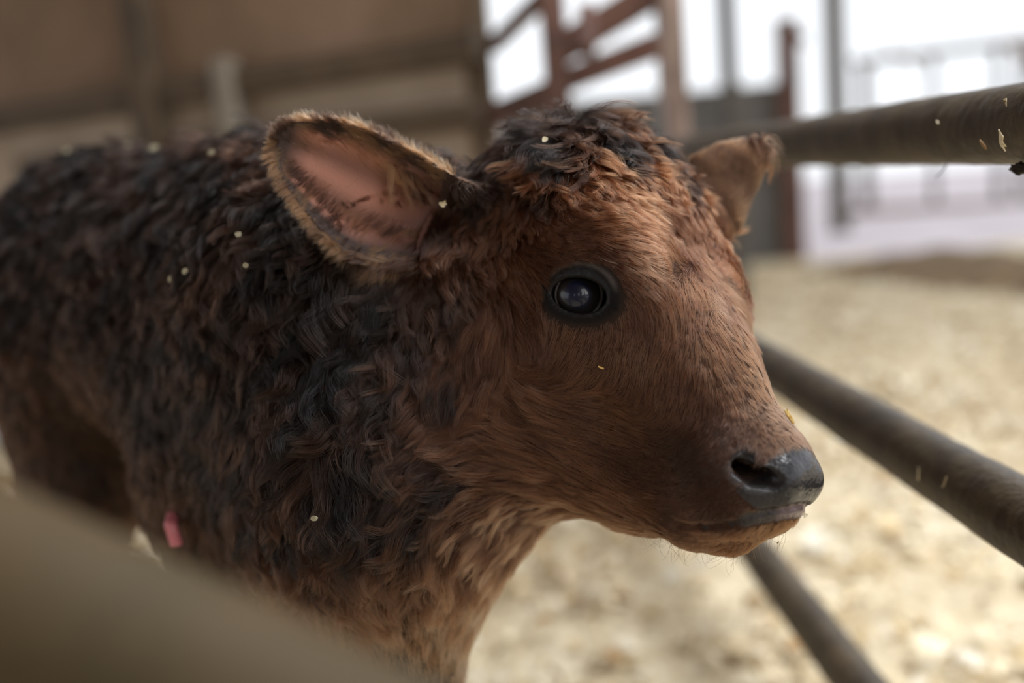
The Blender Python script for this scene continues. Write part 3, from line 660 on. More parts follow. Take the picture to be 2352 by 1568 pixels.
for (ax_, ay_, dx_, dy_, ln, lift, wv, ck) in AN:
    p_, miss = march(ax_, ay_)
    if miss > .04: print('anchor missed', ax_, ay_, miss); continue
    d3 = RIGHT * dx_ - UP * dy_; ishead = abs(((p_ - HO) @ HM.T * 100)[0]) < 16 and ax_ > 1060
    Ap.append(p_); Ad.append(d3); Ax.append((ln, lift, wv)); Ac.append(COLS[ck])
    if ishead:
        m = np.eye(3) - 2 * np.outer(HR, HR); Ap.append(HO + m @ (p_ - HO)); Ad.append(m @ d3)
    else:
        n_ = BA[2] / np.linalg.norm(BA[2]); m = np.eye(3) - 2 * np.outer(n_, n_); o_ = P(480, 800, .83); Ap.append(o_ + m @ (p_ - o_)); Ad.append(m @ d3)
    Ax.append((ln, lift, wv)); Ac.append(COLS[ck])
Ap, Ad, Ax, Ac = map(np.array, (Ap, Ad, Ax, Ac)); Ad /= np.linalg.norm(Ad, axis=1)[:, None]
AT = KDTree(len(Ap)); [AT.insert(Vector(q), i) for i, q in enumerate(Ap)]; AT.balance()
def anchor_mix(p, n):
    """blend of the nearest anchors at points p with normals n"""
    I = np.empty((len(p), 6), int); Dn = np.empty((len(p), 6))
    for i, q in enumerate(p):
        r = AT.find_n(q, 6); I[i] = [x[1] for x in r]; Dn[i] = [x[2] for x in r]
    w = 1 / (Dn + .004) ** 2.6; w /= w.sum(1)[:, None]
    f = (Ad[I] * w[..., None]).sum(1); f -= n * (f * n).sum(1)[:, None]; f /= np.linalg.norm(f, axis=1)[:, None] + 1e-9
    return f, (Ax[I] * w[..., None]).sum(1), (Ac[I] * w[..., None, None]).sum(1)
def sample(n, wq):
    cum = np.cumsum(wq); q = np.searchsorted(cum, rng.random(n) * cum[-1]); u, v = rng.random((2, n, 1))
    a, b, c, d = (QF[q, k] for k in range(4))
    mixv = lambda T: (T[a] * (1 - u) + T[b] * u) * (1 - v) + (T[d] * (1 - u) + T[c] * u) * v
    nn = mixv(NV); nn /= np.linalg.norm(nn, axis=1)[:, None]
    return mixv(V), nn
QC = V[QF].mean(1); QN = NV[QF].mean(1)
QA = np.linalg.norm(np.cross(V[QF[:, 2]] - V[QF[:, 0]], V[QF[:, 3]] - V[QF[:, 1]]), axis=1) / 2
RG = regions(QC)
e1, vn1, nn1 = ear_uv(EAR1, QC); e2, vn2, nn2 = ear_uv(EAR2, QC)
inear1 = (e1 > .06) & (e1 < 1.1) & (np.abs(vn1) < 1.25) & (np.abs(nn1) < .006); inear2 = (e2 > .12) & (e2 < 1.1) & (np.abs(vn2) < 1.25) & (np.abs(nn2) < .008)
inner1 = inear1 & (nn1 < 0) & (np.abs(vn1) < .93); inner2 = inear2 & (nn2 < 0) & (np.abs(vn2) < .9)
bowl = (e1 > .0) & (e1 < 1.0) & (np.abs(vn1) < .92) & (nn1 < .001) & (nn1 > -.035)
bare = bowl & (e1 > .10) | (RG['eye'] < 1.62) | RG['canth'] | RG['nostril'] | RG['pad'] | RG['mouth'] | RG['lip'] | inner1 | inner2 | (QC[:, 2] < .045)
hx = RG['h']
headness = np.clip(1 - np.maximum(np.abs(hx[:, 0] - 3) - 12, 0) / 4 - np.maximum(np.linalg.norm(hx - [3, -1, 0], axis=1) - 14, 0) / 4, 0, 1)
vd = CAM - QC; dist = np.linalg.norm(vd, axis=1); facing = (QN * vd).sum(1) / dist
zc = (QC - CAM) @ FWD; ppx = W / 2 + FPX * ((QC - CAM) @ RIGHT) / zc; ppy = H / 2 - FPX * ((QC - CAM) @ UP) / zc
infr = (ppx > -150) & (ppx < W + 150) & (ppy > -150) & (ppy < H + 150)
vis = np.where(infr, np.where(facing > -.35, 1.0, .3), .15)
earw = (inear1 | inear2)
muzz = np.clip((hx[:, 0] - 9) / 3, 0, 1) * headness
dens = (headness * (240 + 330 * muzz) + (1 - headness) * 62) * 1e4
dens = np.where(earw, 260e4, dens)
dens = dens * vis * ~bare
NS = int(dens @ QA)
RP, RN = sample(NS, dens * QA)

def noise3(p, scale, seed):
    """cheap smooth vector noise"""
    r = np.random.default_rng(seed); out = np.zeros((len(p), 3))
    for k in range(4):
        w_ = r.normal(size=(3, 3)) * scale * (1 + .6 * k); ph = r.random(3) * 6.28
        out += np.sin(p @ w_ + ph) / (1 + .5 * k)
    return out / 2

def kd_nearest(src, pts):
    T = KDTree(len(src)); [T.insert(q, i) for i, q in enumerate(src)]; T.balance()
    return np.fromiter((T.find(q)[1] for q in pts), int, len(pts))

def grow(RP, RN, f, par, col, K, radius, clumps, ear=None, lenscale=1.0, tipw=.25):
    """strands as (N,K,3) points with colour and radius"""
    N = len(RP); t = np.linspace(0, 1, K)
    L = par[:, 0] * .001 * lenscale * rng.uniform(.75, 1.2, N); lift = par[:, 1]; wv = par[:, 2]
    f = f + noise3(RP, 90, 3) * .10 + noise3(RP, 28, 5) * (.10 + .45 * wv)[:, None] + rng.normal(size=(N, 3)) * .07
    f -= RN * (f * RN).sum(1)[:, None]; f /= np.linalg.norm(f, axis=1)[:, None] + 1e-9
    cmix = np.clip(.5 + .55 * noise3(RP, 120, 8)[:, 0] + rng.normal(size=N) * .12, 0, 1)
    s_ = np.cross(RN, f)
    cid = []
    for frac, strength in clumps:
        m = min(N, max(2, int(N * frac))); ids = rng.choice(N, m, replace=False); near = ids[kd_nearest(RP[ids], RP)]; cid.append((near, strength))
    big = cid[0][0]
    ph = rng.random(N) * 6.28; ph = ph[big] + rng.normal(size=N) * .25
    fr = rng.uniform(.6, 1.3, N)[big]; amp = rng.uniform(.3, 1.0, N)[big] * wv * L * .22
    lf = np.clip(lift + rng.normal(size=N)[big] * .10 + rng.normal(size=N) * .05, .08, 1.2)
    curl = (rng.random(N)[big] - .5) * 2.6 * wv + rng.normal(size=N) * .10
    ff = f[big] * .75 + f * .25; ff -= RN * (ff * RN).sum(1)[:, None]; ff /= np.linalg.norm(ff, axis=1)[:, None] + 1e-9
    f = np.where((wv > .15)[:, None], ff, f)
    pts = np.empty((N, K, 3)); pts[:, 0] = RP - RN * .0004
    for k in range(1, K):
        tm = (t[k] + t[k - 1]) / 2
        el = lf * (1.25 - 1.15 * tm); az_ = curl * tm
        d = (f * np.cos(az_)[:, None] + s_ * np.sin(az_)[:, None]) * np.cos(el)[:, None] + RN * np.sin(el)[:, None]
        pts[:, k] = pts[:, k - 1] + d * (L * (t[k] - t[k - 1]))[:, None]
    wob = np.sin(t[None] * fr[:, None] * 6.28 * 1.4 + ph[:, None]) - np.sin(ph)[:, None]; wob2 = np.cos(t[None] * fr[:, None] * 6.28 * 1.4 + ph[:, None]) - np.cos(ph)[:, None]
    pts += s_[:, None] * (wob * amp[:, None] * t)[..., None] + RN[:, None] * (wob2 * amp[:, None] * .5 * t)[..., None]
    for near, strength in cid:
        off = RP - RP[near]
        tgt = pts[near] + off[:, None] * .12
        w_ = (strength * np.clip(.25 + wv * 1.2, 0, 1) * np.clip(par[:, 0] / 8, .2, 1))[:, None] * t[None] ** 1.3
        same = near == np.arange(N)
        w_[same] = 0
        pts = pts * (1 - w_[..., None]) + tgt * w_[..., None]
    cb = cmix[big] * .75 + cmix * .25
    pick = np.clip((cb - .5) * 2.2 + .5, 0, 1)[:, None]
    rgb = col[:, 0] * (1 - pick) + col[:, 1] * pick
    rgb = rgb * COATK * np.exp(rng.normal(size=(N, 1)) * .28)
    rad = radius[:, None] * (1 - (1 - tipw) * t[None] ** 1.5)
    return pts, rgb, rad

def hair_object(name, chunks, mat, parent):
    ks = np.concatenate([np.full(len(c[0]), c[0].shape[1], np.int32) for c in chunks])
    hc = bpy.data.hair_curves.new(name); hc.add_curves(ks.tolist())
    pos = np.concatenate([c[0].reshape(-1, 3) for c in chunks]).astype(np.float32)
    hc.attributes['position'].data.foreach_set('vector', pos.ravel())
    ra = hc.attributes.get('radius') or hc.attributes.new('radius', 'FLOAT', 'POINT')
    ra.data.foreach_set('value', np.concatenate([c[2].ravel() for c in chunks]).astype(np.float32))
    ca = hc.attributes.new('shade', 'FLOAT_COLOR', 'CURVE'); rgb = np.concatenate([c[1] for c in chunks])
    ca.data.foreach_set('color', np.concatenate([rgb, np.ones((len(rgb), 1))], 1).astype(np.float32).ravel())
    hc.materials.append(mat)
    o = bpy.data.objects.new(name, hc); C.objects.link(o); o.parent = parent
    return o

def hair_material(name, rough=.35, scale=1.0):
    m = bpy.data.materials.new(name); m.use_nodes = True; nt = m.node_tree; nt.nodes.clear()
    out = nt.nodes.new('ShaderNodeOutputMaterial'); at = nt.nodes.new('ShaderNodeAttribute'); at.attribute_name = 'shade'
    h = nt.nodes.new('ShaderNodeBsdfHairPrincipled'); h.model = 'CHIANG'; h.parametrization = 'COLOR'
    nt.links.new(at.outputs['Color'], h.inputs['Color']); h.inputs['Roughness'].default_value = rough; h.inputs['Radial Roughness'].default_value = .5
    h.inputs['Random Roughness'].default_value = .2; h.inputs['IOR'].default_value = 1.42
    nt.links.new(h.outputs[0], out.inputs['Surface'])
    return m
coat_mat = hair_material('coat hair')

reg = regions(RP); hr_ = reg['h']
hd = np.clip(1 - np.maximum(np.linalg.norm(hr_ - [3, -1, 0], axis=1) - 15, 0) / 3, 0, 1)
f_, par_, col_ = anchor_mix(RP, RN)
ee1, vv1, nz1 = ear_uv(EAR1, RP); ee2, vv2, nz2 = ear_uv(EAR2, RP)
on1 = (ee1 > .06) & (ee1 < 1.1) & (np.abs(vv1) < 1.25) & (np.abs(nz1) < .006); on2 = (ee2 > .12) & (ee2 < 1.1) & (np.abs(vv2) < 1.25) & (np.abs(nz2) < .008)
for on, ear, ee, vv in ((on1, EAR1, ee1, vv1), (on2, EAR2, ee2, vv2)):
    ff = ear['E'][None] * 1.0 + ear['V'][None] * (vv * .5)[:, None]
    f_[on] = (ff - RN * (ff * RN).sum(1)[:, None])[on]; par_[on] = (7, .3, .12) if ear is EAR1 else (5, .2, .05)
    col_[on] = np.array([[(.085, .045, .028), (.21, .115, .062)]]) * (1 if ear is EAR1 else .72)
par_[on2 & (ee2 > .82), 0] = 2.5
tipd = on1 & (ee1 > .86) | on2 & (ee2 > .8)
col_[tipd] = np.array([[(.018, .012, .011), (.06, .034, .024)]])
short = (par_[:, 0] < 15)
chunks = []
dcam = np.linalg.norm(RP - CAM, axis=1)
rad_ = np.where(hd > .5, .000070, .000115) * np.clip(dcam / .56, .9, 1.8) * np.where(par_[:, 0] < 5, .75, 1)
for sel, K, cl in ((short, 6, [(.03, .30), (.12, .50)]), (~short, 9, [(.014, .55), (.08, .60)])):
    chunks.append(grow(RP[sel], RN[sel], f_[sel], par_[sel], col_[sel], K, rad_[sel], cl))
coat = hair_object('coat', chunks, coat_mat, calf)
#---ENDFUR---
#---FIN---
# ------------------------------------------------------------------ skin
rv = regions(V); hv = rv['h']; a1, b1, c1 = ear_uv(EAR1, V); a2, b2, c2 = ear_uv(EAR2, V)
onE1 = (a1 > .02) & (a1 < 1.1) & (np.abs(b1) < 1.3) & (np.abs(c1) < .006); onE2 = (a2 > .05) & (a2 < 1.1) & (np.abs(b2) < 1.3) & (np.abs(c2) < .008)
in1 = (a1 > .10) & (a1 < 1.1) & (np.abs(b1) < 1.1) & (c1 < 0) & (c1 > -.02); in2 = onE2 & (c2 < 0)
skin = np.where(np.linalg.norm(hv - [3, -1, 0], axis=1)[:, None] < 17, np.array([[.045, .021, .013]]), np.array([[.022, .011, .007]])); wet = np.zeros(len(V))
nz = noise3(V, 220, 31)
def paint(m, col, w=None):
    m = np.clip(np.asarray(m, float), 0, 1)[:, None]; skin[:] = skin * (1 - m) + np.array(col) * m
    if w is not None: wet[:] = wet * (1 - m[:, 0]) + w * m[:, 0]
sm = lambda x, a, b: np.clip((x - a) / (b - a), 0, 1)
paint(rv['eye'] < 2.0, (.030, .016, .011), .2)
paint(sm(-rv['eye'], -1.75, -1.45), (.008, .007, .007), .16); paint(rv['canth'], (.008, .007, .007), .10)
lidb = np.zeros(len(V))
for c, A, s in EYES:
    q = (V - c) @ A.T; lidb += (q[:, 0] > .002) * np.exp(-((rv['eye'] - 1.42) / .10) ** 2) * sm(q[:, 2], .003, .009)
paint(lidb, (.070, .058, .052), .25); paint((rv['eye'] < 1.2) & (rv['eye'] > .8), (.008, .007, .007), .5)
paint(rv['pad'], (.022, .021, .024), .95)
paint(sm(.80 - rv['nosd'], 0, .2), (.016, .014, .016), .75)
paint((hv[:, 0] > 12.2) * sm(hv[:, 1] - PADLO(hv), 0, .3) * sm(1.9 - rv['nosd'], 0, .6) * (hv[:, 1] < NOS[2][1]) * .75, (.026, .022, .022), .6)
paint(rv['mouth'], (.020, .013, .012), .5)
lipm = sm(.62 - rv['lipd'], 0, .30) * sm(PADLO(hv) - hv[:, 1], .02, .15); paint(lipm, (.030, .024, .026), .9)
paint(lipm * sm(1.75 - np.abs(hv[:, 2]), 0, .8) * (.7 + .3 * np.clip(nz[:, 0] * 2 + .3, 0, 1)), (.20, .135, .140), .97)
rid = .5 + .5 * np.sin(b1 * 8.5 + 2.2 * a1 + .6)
pink = np.array([.42, .20, .15])[None] * (.55 + .55 * rid[:, None]) ; deep = np.array([.11, .050, .040])[None]  # ridge highlights and shading towards the ear canal painted into the colour
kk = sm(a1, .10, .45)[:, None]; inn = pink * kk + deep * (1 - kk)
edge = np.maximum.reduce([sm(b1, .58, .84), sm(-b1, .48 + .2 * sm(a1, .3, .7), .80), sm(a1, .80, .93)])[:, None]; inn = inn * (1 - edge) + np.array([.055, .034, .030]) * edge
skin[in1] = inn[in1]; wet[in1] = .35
skin[onE1 & ~in1] = (.055, .034, .028); skin[in2] = (.28, .14, .10); skin[onE2 & ~in2] = (.10, .055, .035)
paint(V[:, 2] < .048, (.022, .018, .016), .4)
ca = body_me.color_attributes.new('skin', 'FLOAT_COLOR', 'POINT'); ca.data.foreach_set('color', np.c_[skin, np.ones(len(V))].astype(np.float32).ravel())
wa = body_me.attributes.new('wet', 'FLOAT', 'POINT'); wa.data.foreach_set('value', wet.astype(np.float32))
ms = attr_mat('calf skin', 'skin'); nt = ms.node_tree; b_ = nt.nodes['Principled BSDF']
at = nt.nodes.new('ShaderNodeAttribute'); at.attribute_name = 'wet'; mr = nt.nodes.new('ShaderNodeMapRange'); mr.inputs['To Min'].default_value = .8; mr.inputs['To Max'].default_value = .2; m2 = nt.nodes.new('ShaderNodeMapRange'); m2.inputs['To Min'].default_value = .08; m2.inputs['To Max'].default_value = .5; nt.links.new(at.outputs['Fac'], m2.inputs['Value']); nt.links.new(m2.outputs[0], b_.inputs['Specular IOR Level'])
nt.links.new(at.outputs['Fac'], mr.inputs['Value']); nt.links.new(mr.outputs[0], b_.inputs['Roughness'])
tc = nt.nodes.new('ShaderNodeTexCoord'); vo = nt.nodes.new('ShaderNodeTexVoronoi'); vo.inputs['Scale'].default_value = 420; bp = nt.nodes.new('ShaderNodeBump'); bp.inputs['Strength'].default_value = .22; bp.inputs['Distance'].default_value = .0012
nt.links.new(tc.outputs['Object'], vo.inputs['Vector']); nt.links.new(vo.outputs['Distance'], bp.inputs['Height']); nt.links.new(bp.outputs['Normal'], b_.inputs['Normal'])
b_.inputs['Specular IOR Level'].default_value = .4; b_.inputs['Subsurface Weight'].default_value = .08; b_.inputs['Subsurface Radius'].default_value = (.004, .0015, .001)
body_me.materials.append(ms)

# ------------------------------------------------------------------ eyes
me_ = bpy.data.materials.new('eye'); me_.use_nodes = True; nt = me_.node_tree; b_ = nt.nodes['Principled BSDF']
at = nt.nodes.new('ShaderNodeAttribute'); at.attribute_name = 'iris'; nt.links.new(at.outputs['Color'], b_.inputs['Base Color'])
b_.inputs['Roughness'].default_value = .35; b_.inputs['Specular IOR Level'].default_value = .3; b_.inputs['Coat Weight'].default_value = 1.0; b_.inputs['Coat Roughness'].default_value = .015; b_.inputs['Coat IOR'].default_value = 1.34
for c, A, s in EYES:
    nu, nv_ = 64, 72; th = np.linspace(0, np.pi, nv_)[:, None]; ph = np.linspace(0, 2 * np.pi, nu, endpoint=False)[None]
    rr = EYER + .0011 * np.clip(1 - (th / .80) ** 2, 0, 1) + 0 * ph
    gz = A[0] * .99 - A[1] * .06 + A[2] * .03; gz /= np.linalg.norm(gz); ga = A[1] - gz * (A[1] @ gz); ga /= np.linalg.norm(ga); gb = np.cross(gz, ga)
    pv = c + rr[..., None] * (np.cos(th)[..., None] * gz + (np.sin(th) * np.cos(ph))[..., None] * ga + (np.sin(th) * np.sin(ph))[..., None] * gb)
    i = np.arange(nv_ - 1)[:, None] * nu; j = np.arange(nu)[None]
    F_ = np.stack([i + j, i + nu + j, i + nu + (j + 1) % nu, i + (j + 1) % nu], -1).reshape(-1, 4)
    em = mesh_from('eye', pv.reshape(-1, 3), F_)
    tt = np.broadcast_to(th, (nv_, nu)).ravel(); hor = np.abs(np.broadcast_to(np.cos(ph), (nv_, nu)).ravel())
    st = np.array([0, .40, .50, .74, .80, .90, .97, 3.2]); cs = np.array([(.004, .007, .026), (.004, .007, .024), (.016, .013, .013), (.024, .020, .019), (.012, .010, .010), (.42, .39, .39), (.03, .025, .024), (.02, .015, .014)])
    colr = np.stack([np.interp(tt - .10 * (1 - hor) * 0, st, cs[:, k]) for k in range(3)], 1)
    ca = em.color_attributes.new('iris', 'FLOAT_COLOR', 'POINT'); ca.data.foreach_set('color', np.c_[colr, np.ones(len(colr))].astype(np.float32).ravel())
    eo = link_mesh('eye', em, me_, calf); eo['label'] = 'glossy blue-black eye'

# ------------------------------------------------------------------ ear fringes, lashes, whiskers
def ear_pos(ear, e, vn):
    ea = e * ear['L']; a = np.interp(ea, ear['pe'], ear['wp']); b = np.interp(ea, ear['pe'], ear['wm']); c = np.interp(ea, ear['pe'], ear['cup']); hw = np.maximum((a + b) / 2, .003)
    su = -c * np.minimum(1, hw / .018) * (1 - np.clip(vn, -1.15, 1.15) ** 2)
    return ear['base'] + ear['E'] * ea[:, None] + ear['V'] * ((a - b) / 2 + vn * hw)[:, None] + ear['N'] * su[:, None]
TAN = np.array([(.050, .029, .020), (.36, .22, .125)])
def fringe(ear, n, e0, e1_, side, ln, down, front, seed):
    g = np.random.default_rng(seed); e = g.uniform(e0, e1_, n); vn = side * g.uniform(.90, 1.02, n)
    p = ear_pos(ear, e, vn); toward = -ear['N'] if ear is EAR1 else ear['N']
    f = ear['V'] * side + ear['E'] * .55 + toward * front + np.array([0, 0, -1.]) * down; f = np.tile(f / np.linalg.norm(f), (n, 1))
    rn = np.tile(toward, (n, 1)); par = np.stack([np.interp(e, [e0, e1_], ln) * g.uniform(.5, 1.25, n), np.full(n, .25), np.full(n, .4)], 1)
    return grow(p, rn, f, par, np.tile(TAN, (n, 1, 1)), 7, np.full(n, .00007), [(.05, .4), (.2, .3)])
ch = [fringe(EAR1, 3600, .05, .99, 1, (9, 6), 0, .5, 1), fringe(EAR1, 3200, .30, .99, -1, (13, 6), .25, .25, 2), fringe(EAR1, 5200, .0, .34, -1, (34, 18), 1.6, .5, 3)]
# tip of the near ear
n = 1500; e = rng.uniform(.955, .995, n); vn = rng.uniform(-1, 1, n); p = ear_pos(EAR1, e, vn); f = np.tile(EAR1['E'] * .8 - EAR1['N'] * .3, (n, 1)) + EAR1['V'] * vn[:, None] * .6
ch.append(grow(p, np.tile(-EAR1['N'], (n, 1)), f, np.tile([6., .3, .2], (n, 1)), np.tile(TAN, (n, 1, 1)), 6, np.full(n, .00007), [(.05, .5)]))
# fine hair lying inside the near ear
n = 20000; e = rng.uniform(.06, .985, n); side = np.where(rng.random(n) < .42, 1, -1); wid = np.where(side > 0, .20, .30 + .12 * np.clip((.5 - e) / .4, 0, 1))
vn = side * (1 - np.abs(rng.normal(size=n)) * wid); tipz = rng.random(n) < np.clip((e - .70) / .2, 0, 1) * .65; vn = np.where(tipz, rng.uniform(-1, 1, n), vn); keep = np.abs(vn) < 1; keep &= side * vn > .15
e, side, vn = e[keep], side[keep], vn[keep]; n = len(e)
p = ear_pos(EAR1, e, vn) - EAR1['N'] * .0030; rn = -EAR1['N'] - EAR1['V'] * (vn * .6)[:, None]; rn /= np.linalg.norm(rn, axis=1)[:, None]
f = np.where(side[:, None] > 0, EAR1['E'] * .75 + EAR1['V'] * .45, EAR1['E'] * .45 - EAR1['V'] * .8) + rng.normal(size=(n, 3)) * .12; f = f - rn * (f * rn).sum(1)[:, None]; f /= np.linalg.norm(f, axis=1)[:, None]
ch.append(grow(p, rn, f, np.stack([np.where(side > 0, 8., 9.5), np.full(n, .28), np.full(n, .3)], 1), np.tile(np.array([(.040, .024, .018), (.26, .15, .085)]), (n, 1, 1)), 6, np.full(n, .00006), [(.03, .6), (.15, .3)]))
# long wisps crossing the hollow of the ear
n = 420; e = np.where(rng.random(n) < .5, .42, .30) + rng.normal(size=n) * .05; vn = .72 - np.abs(rng.normal(size=n)) * .12; p = ear_pos(EAR1, e, vn) - EAR1['N'] * .0025
f = np.tile(EAR1['E'] * -.75 - EAR1['V'] * .75 - EAR1['N'] * .12, (n, 1)); ch.append(grow(p, np.tile(-EAR1['N'], (n, 1)), f, np.tile([24., .25, .5], (n, 1)), np.tile(np.array([(.16, .085, .045), (.40, .22, .115)]), (n, 1, 1)), 8, np.full(n, .00007), [(.02, .75)]))
eh = hair_object('ear_hair', ch, coat_mat, calf); eh['label'] = 'tan fringe of hair round the ears'
ch = []
for c, A, s in EYES:
    n = 60; t_ = np.linspace(.5, 2.7, n) + rng.normal(size=n) * .03; aa, bb = EYA * 1.06 * np.cos(t_), EYB * 1.06 * np.sin(t_); g = np.sqrt(np.maximum(.0183 ** 2 - aa ** 2 - bb ** 2, 1e-7))
    p = c + A[0] * g[:, None] + A[1] * aa[:, None] + A[2] * bb[:, None]
    f = A[0] * .9 + A[2] * -.35 + A[1] * (aa / EYA * .6)[:, None]; f /= np.linalg.norm(f, axis=1)[:, None]
    ch.append(grow(p, np.tile(A[2], (n, 1)), f, np.tile([10. if s > 0 else 17., -.1, .12], (n, 1)), np.tile(np.array([(.006, .005, .005), (.012, .009, .008)]), (n, 1, 1)), 7, np.full(n, .00007), [(.2, .4)]))
hair_object('eyelash', ch, coat_mat, calf)
wq = QA * ((hx[:, 0] > 10.5) & (hx[:, 1] < -1.6) & (hx[:, 1] > -8) & ~RG['mouth'] & (np.abs(hx[:, 2]) < 4))
p, nn_ = sample(150, wq); f = nn_ * .5 + np.array([0, 0, -.8]) - HF * .2 + rng.normal(size=p.shape) * .25; f /= np.linalg.norm(f, axis=1)[:, None]
ch = [grow(p, nn_, f, np.tile([17., .8, .35], (len(p), 1)), np.tile(np.array([(.010, .008, .008), (.03, .018, .014)]), (len(p), 1, 1)), 8, np.full(len(p), .00006), [(.9, .05)])]
for (x_, y_), (dx_, dy_), ln in (((1325, 598), (.9, -.1), 19), ((1305, 555), (.9, .1), 15), ((1375, 592), (.8, .3), 14), ((1215, 560), (.3, .7), 14), ((1330, 258), (-.3, -.9), 10), ((1440, 272), (.5, -.8), 12)):
    h_ = trace(x_, y_); q_ = hl(*h_); n_ = np.array([[0, 0, 1.]]); d3 = (RIGHT * dx_ - UP * dy_ - FWD * .35)[None]
    ch.append(grow(q_[None] - FWD * .003, -FWD[None], d3, np.array([[ln, .5, .5]]), np.tile(np.array([(.35, .26, .2), (.45, .36, .3)]), (1, 1, 1)), 9, np.array([.00006]), [(1, 0)]))
hair_object('whisker', ch, coat_mat, calf)

# ------------------------------------------------------------------ navel cord
def surf(px, py):
    q = march(px, py)[0]; e_ = 1e-3; d0 = field(q[None])[0]
    n = np.array([field((q + np.eye(3)[k] * e_)[None])[0] - d0 for k in range(3)]); return q, n / np.linalg.norm(n)
nv0, _n = surf(404, 1205); nv0 = nv0 - FWD * .020; nz_ = (nv0 - CAM) @ FWD
cord = tube_mesh('umbilical_cord', [nv0 + FWD * .02 + [0, 0, .01], P(392, 1206, nz_), P(397, 1222, nz_), P(401, 1238, nz_), P(404, 1254, nz_)], .0044, 20, 40, .0012, 4, lump=90)
co = link_mesh('umbilical_cord', cord, mat('raw cord', srgb(205, 120, 130), .35, 0, .5), calf); co['label'] = 'short pink navel cord under the belly'

# ------------------------------------------------------------------ chips and straw caught on things
M_CHIP = mat('wood chip', srgb(226, 214, 180), .7, noise=(300, 3, [(.3, srgb(205, 188, 146)), (.7, srgb(238, 230, 205))]))
M_OLD = mat('old chip', srgb(150, 142, 118), .8)
M_STRAW = mat('straw', srgb(206, 160, 70), .55, noise=(300, 3, [(.3, srgb(176, 128, 48)), (.7, srgb(232, 200, 120))]))
M_DULL = mat('dull straw', srgb(128, 110, 74), .8)
M_DUNG = mat('dung', srgb(46, 38, 30), .8)
def chip(name, p, n, lx, ly, m, label, seed, ang=None, up_=.0012, thick=.0009, splinter=False):
    g = np.random.default_rng(seed); n = n / np.linalg.norm(n)
    a = RIGHT - n * (RIGHT @ n); a /= np.linalg.norm(a); b = np.cross(n, a); an = g.random() * 6.28 if ang is None else ang
    ex, ey = a * math.cos(an) + b * math.sin(an), b * math.cos(an) - a * math.sin(an); p = p + n * up_
    bm = bmesh.new()
    def slab(c, lx, ly, tw):
        k = 13 if splinter else 7; th = np.linspace(0, 2 * np.pi, k, endpoint=False); rad = g.uniform(.55 if splinter else .75, 1.2, k)
        ring = [c + ex * (math.cos(t + tw) * lx / 2 * r) + ey * (math.sin(t + tw) * ly / 2 * r) + n * (g.normal() * thick * .5) for t, r in zip(th, rad)]
        top = [bm.verts.new(q + n * thick) for q in ring]; bot = [bm.verts.new(q) for q in ring]
        bm.faces.new(top); bm.faces.new(bot[::-1])
        for i in range(k): bm.faces.new((top[i], bot[i], bot[(i + 1) % k], top[(i + 1) % k]))
    slab(p, lx, ly, 0)
    bmesh.ops.recalc_face_normals(bm, faces=bm.faces)
    return tag(bm_obj(name, bm, m), label, 'straw' if 'straw' in name else 'chip', 'straw and chips caught on the calf and rails')
for (nm, x_, y_, lx, ly, m, lab, off, ang, spl) in (
    ('wood_chip', 1021, 468, .0052, .0040, M_CHIP, 'white wood chip lodged at the root of the calf\'s near ear', .008, .2, True),
    ('wood_chip', 1256, 342, .0042, .0042, M_CHIP, 'cream wood chip caught in the dark curls on the calf\'s forehead', .012, .4, False),
    ('straw_bit', 1800, 962, .0100, .0024, M_STRAW, 'yellow straw splinter sticking up on the bridge of the calf\'s nose', .004, -1.1, True),
    ('straw_bit', 1384, 841, .0038, .0010, M_STRAW, 'tiny straw lying on the calf\'s cheek below the eye', .005, -.4, False),
    ('straw_bit', 1366, 712, .0030, .0008, M_STRAW, 'tiny yellow straw at the inner corner of the calf\'s eye', .002, -.8, False),
    ('wood_chip', 1781, 1236, .0022, .0010, M_CHIP, 'white crumb hanging under the calf\'s chin', .003, 1.5, False),
    ('wood_chip', 1842, 1178, .0024, .0014, M_CHIP, 'pale crumb on the calf\'s wet lower lip', .002, .5, False),
    ('wood_chip', 583, 557, .0050, .0040, M_OLD, 'blurred pale chip in the dark wool behind the near ear tip', .020, .1, False),
    ('wood_chip', 600, 622, .0040, .0030, M_OLD, 'blurred pale chip in the dark wool just below the near ear', .020, .1, False),
    ('wood_chip', 434, 650, .0035, .0050, M_OLD, 'blurred pale chip midway down the calf\'s dark flank', .020, .1, False),
    ('wood_chip', 468, 634, .0040, .0040, M_OLD, 'blurred round chip on the calf\'s flank, right of another chip', .020, .1, False),
    ('wood_chip', 748, 1171, .0040, .0030, M_OLD, 'blurred pale chip low on the calf\'s shoulder', .020, .1, False),
    ('wood_chip', 182, 378, .0070, .0060, M_OLD, 'out-of-focus chip on the calf\'s rump, leftmost on its back', .026, .1, False),
    ('wood_chip', 312, 370, .0060, .0050, M_OLD, 'out-of-focus chip on the middle of the calf\'s back', .026, .1, False),
    ('wood_chip', 381, 378, .0080, .0060, M_OLD, 'largest out-of-focus chip on the calf\'s back', .026, .1, False),
    ('wood_chip', 524, 388, .0060, .0050, M_OLD, 'out-of-focus chip on the calf\'s back nearest the ear', .026, .1, False)):
    q, n = surf(x_, y_); q = q + n * off * .4 - FWD * off * .6
    chip(nm, q, n * .5 - FWD * .8, lx, ly, m, lab, int(x_), ang, spl and .002 or .001, .0008, spl)
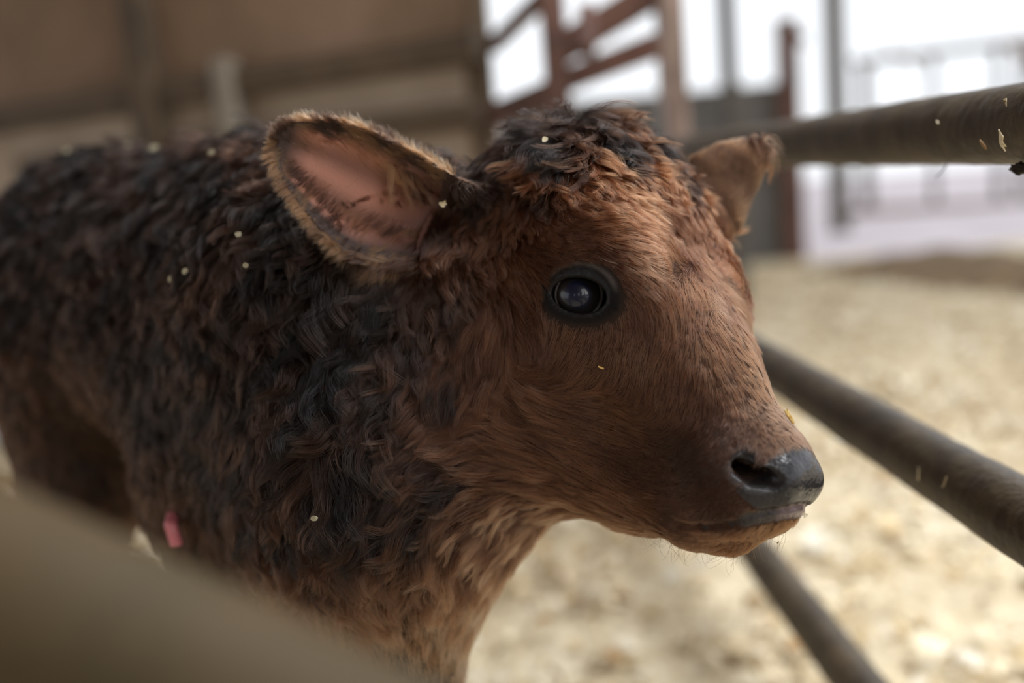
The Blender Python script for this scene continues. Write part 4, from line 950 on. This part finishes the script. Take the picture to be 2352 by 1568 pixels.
def rail_hit(px, py, o):
    ray = P(px, py, 1) - CAM; e = fdir / np.linalg.norm(fdir); w = CAM - o; rp = ray - e * (ray @ e); wp = w - e * (w @ e)
    A_, B_, C_ = rp @ rp, 2 * rp @ wp, wp @ wp - .0250 ** 2; t = (-B_ - math.sqrt(max(B_ * B_ - 4 * A_ * C_, 0))) / (2 * A_); q = CAM + ray * t; n = (q - o) - e * ((q - o) @ e); return q, n / np.linalg.norm(n)
for (nm, x_, y_, o, lx, ly, m, lab, ang, spl) in (
    ('wood_chip', 2305, 320, FA0, .0120, .0045, M_CHIP, 'largest pale chip stuck on the top rail near the right edge', -.25, True),
    ('wood_chip', 2157, 281, FA0, .0034, .0012, M_CHIP, 'slim pale chip stuck upright on the top rail', 1.4, False),
    ('wood_chip', 2262, 332, FA0, .0070, .0050, mat('brown flake', srgb(150, 118, 82), .8), 'brown flake on the top rail left of the largest chip', .6, False),
    ('straw_bit', 2312, 235, FA0, .0080, .0020, M_DULL, 'dull straw smear above the largest chip on the top rail', 1.0, False),
    ('straw_bit', 2112, 1088, FB0, .0110, .0009, M_DULL, 'thin curved straw on the middle rail', .9, False),
    ('straw_bit', 2172, 1108, FB0, .0080, .0009, M_DULL, 'shorter thin straw on the middle rail, right of a curved one', .5, False)):
    q, n = rail_hit(x_, y_, o); chip(nm, q, n, lx, ly, m, lab, int(x_) + 1, ang, .0006, .0007, spl)
a = P(2180, 382, .69); b = P(2150, 408, .69)
tag(link_mesh('straw_bit', tube_mesh('straw_bit', [a + [0, 0, .004], (a + b) / 2 + [0, 0, .0005], b], .0004, 6, 12), mat('dark straw', srgb(92, 66, 48), .8)), 'dark straw dangling under the top rail', 'straw', 'straw and chips caught on the calf and rails')
bm = bmesh.new(); bmesh.ops.create_icosphere(bm, subdivisions=3, radius=1); cc_ = P(2348, 386, .592)
for v in bm.verts:
    r_ = 1 + .35 * math.sin(v.co.x * 5 + 1) * math.sin(v.co.y * 6) + .2 * math.sin(v.co.z * 9 + v.co.x * 7); v.co = Vector(cc_) + Vector((v.co.x * .0055 * r_, v.co.y * .006 * r_, v.co.z * .0034 * r_))
tag(bm_obj('dung_clump', bm, M_DUNG, smooth=True), 'small black dung clump hanging under the top rail\'s near end', 'dung')
tag(calf, 'curly reddish-brown newborn calf standing with its head by the pipe fence', 'calf')
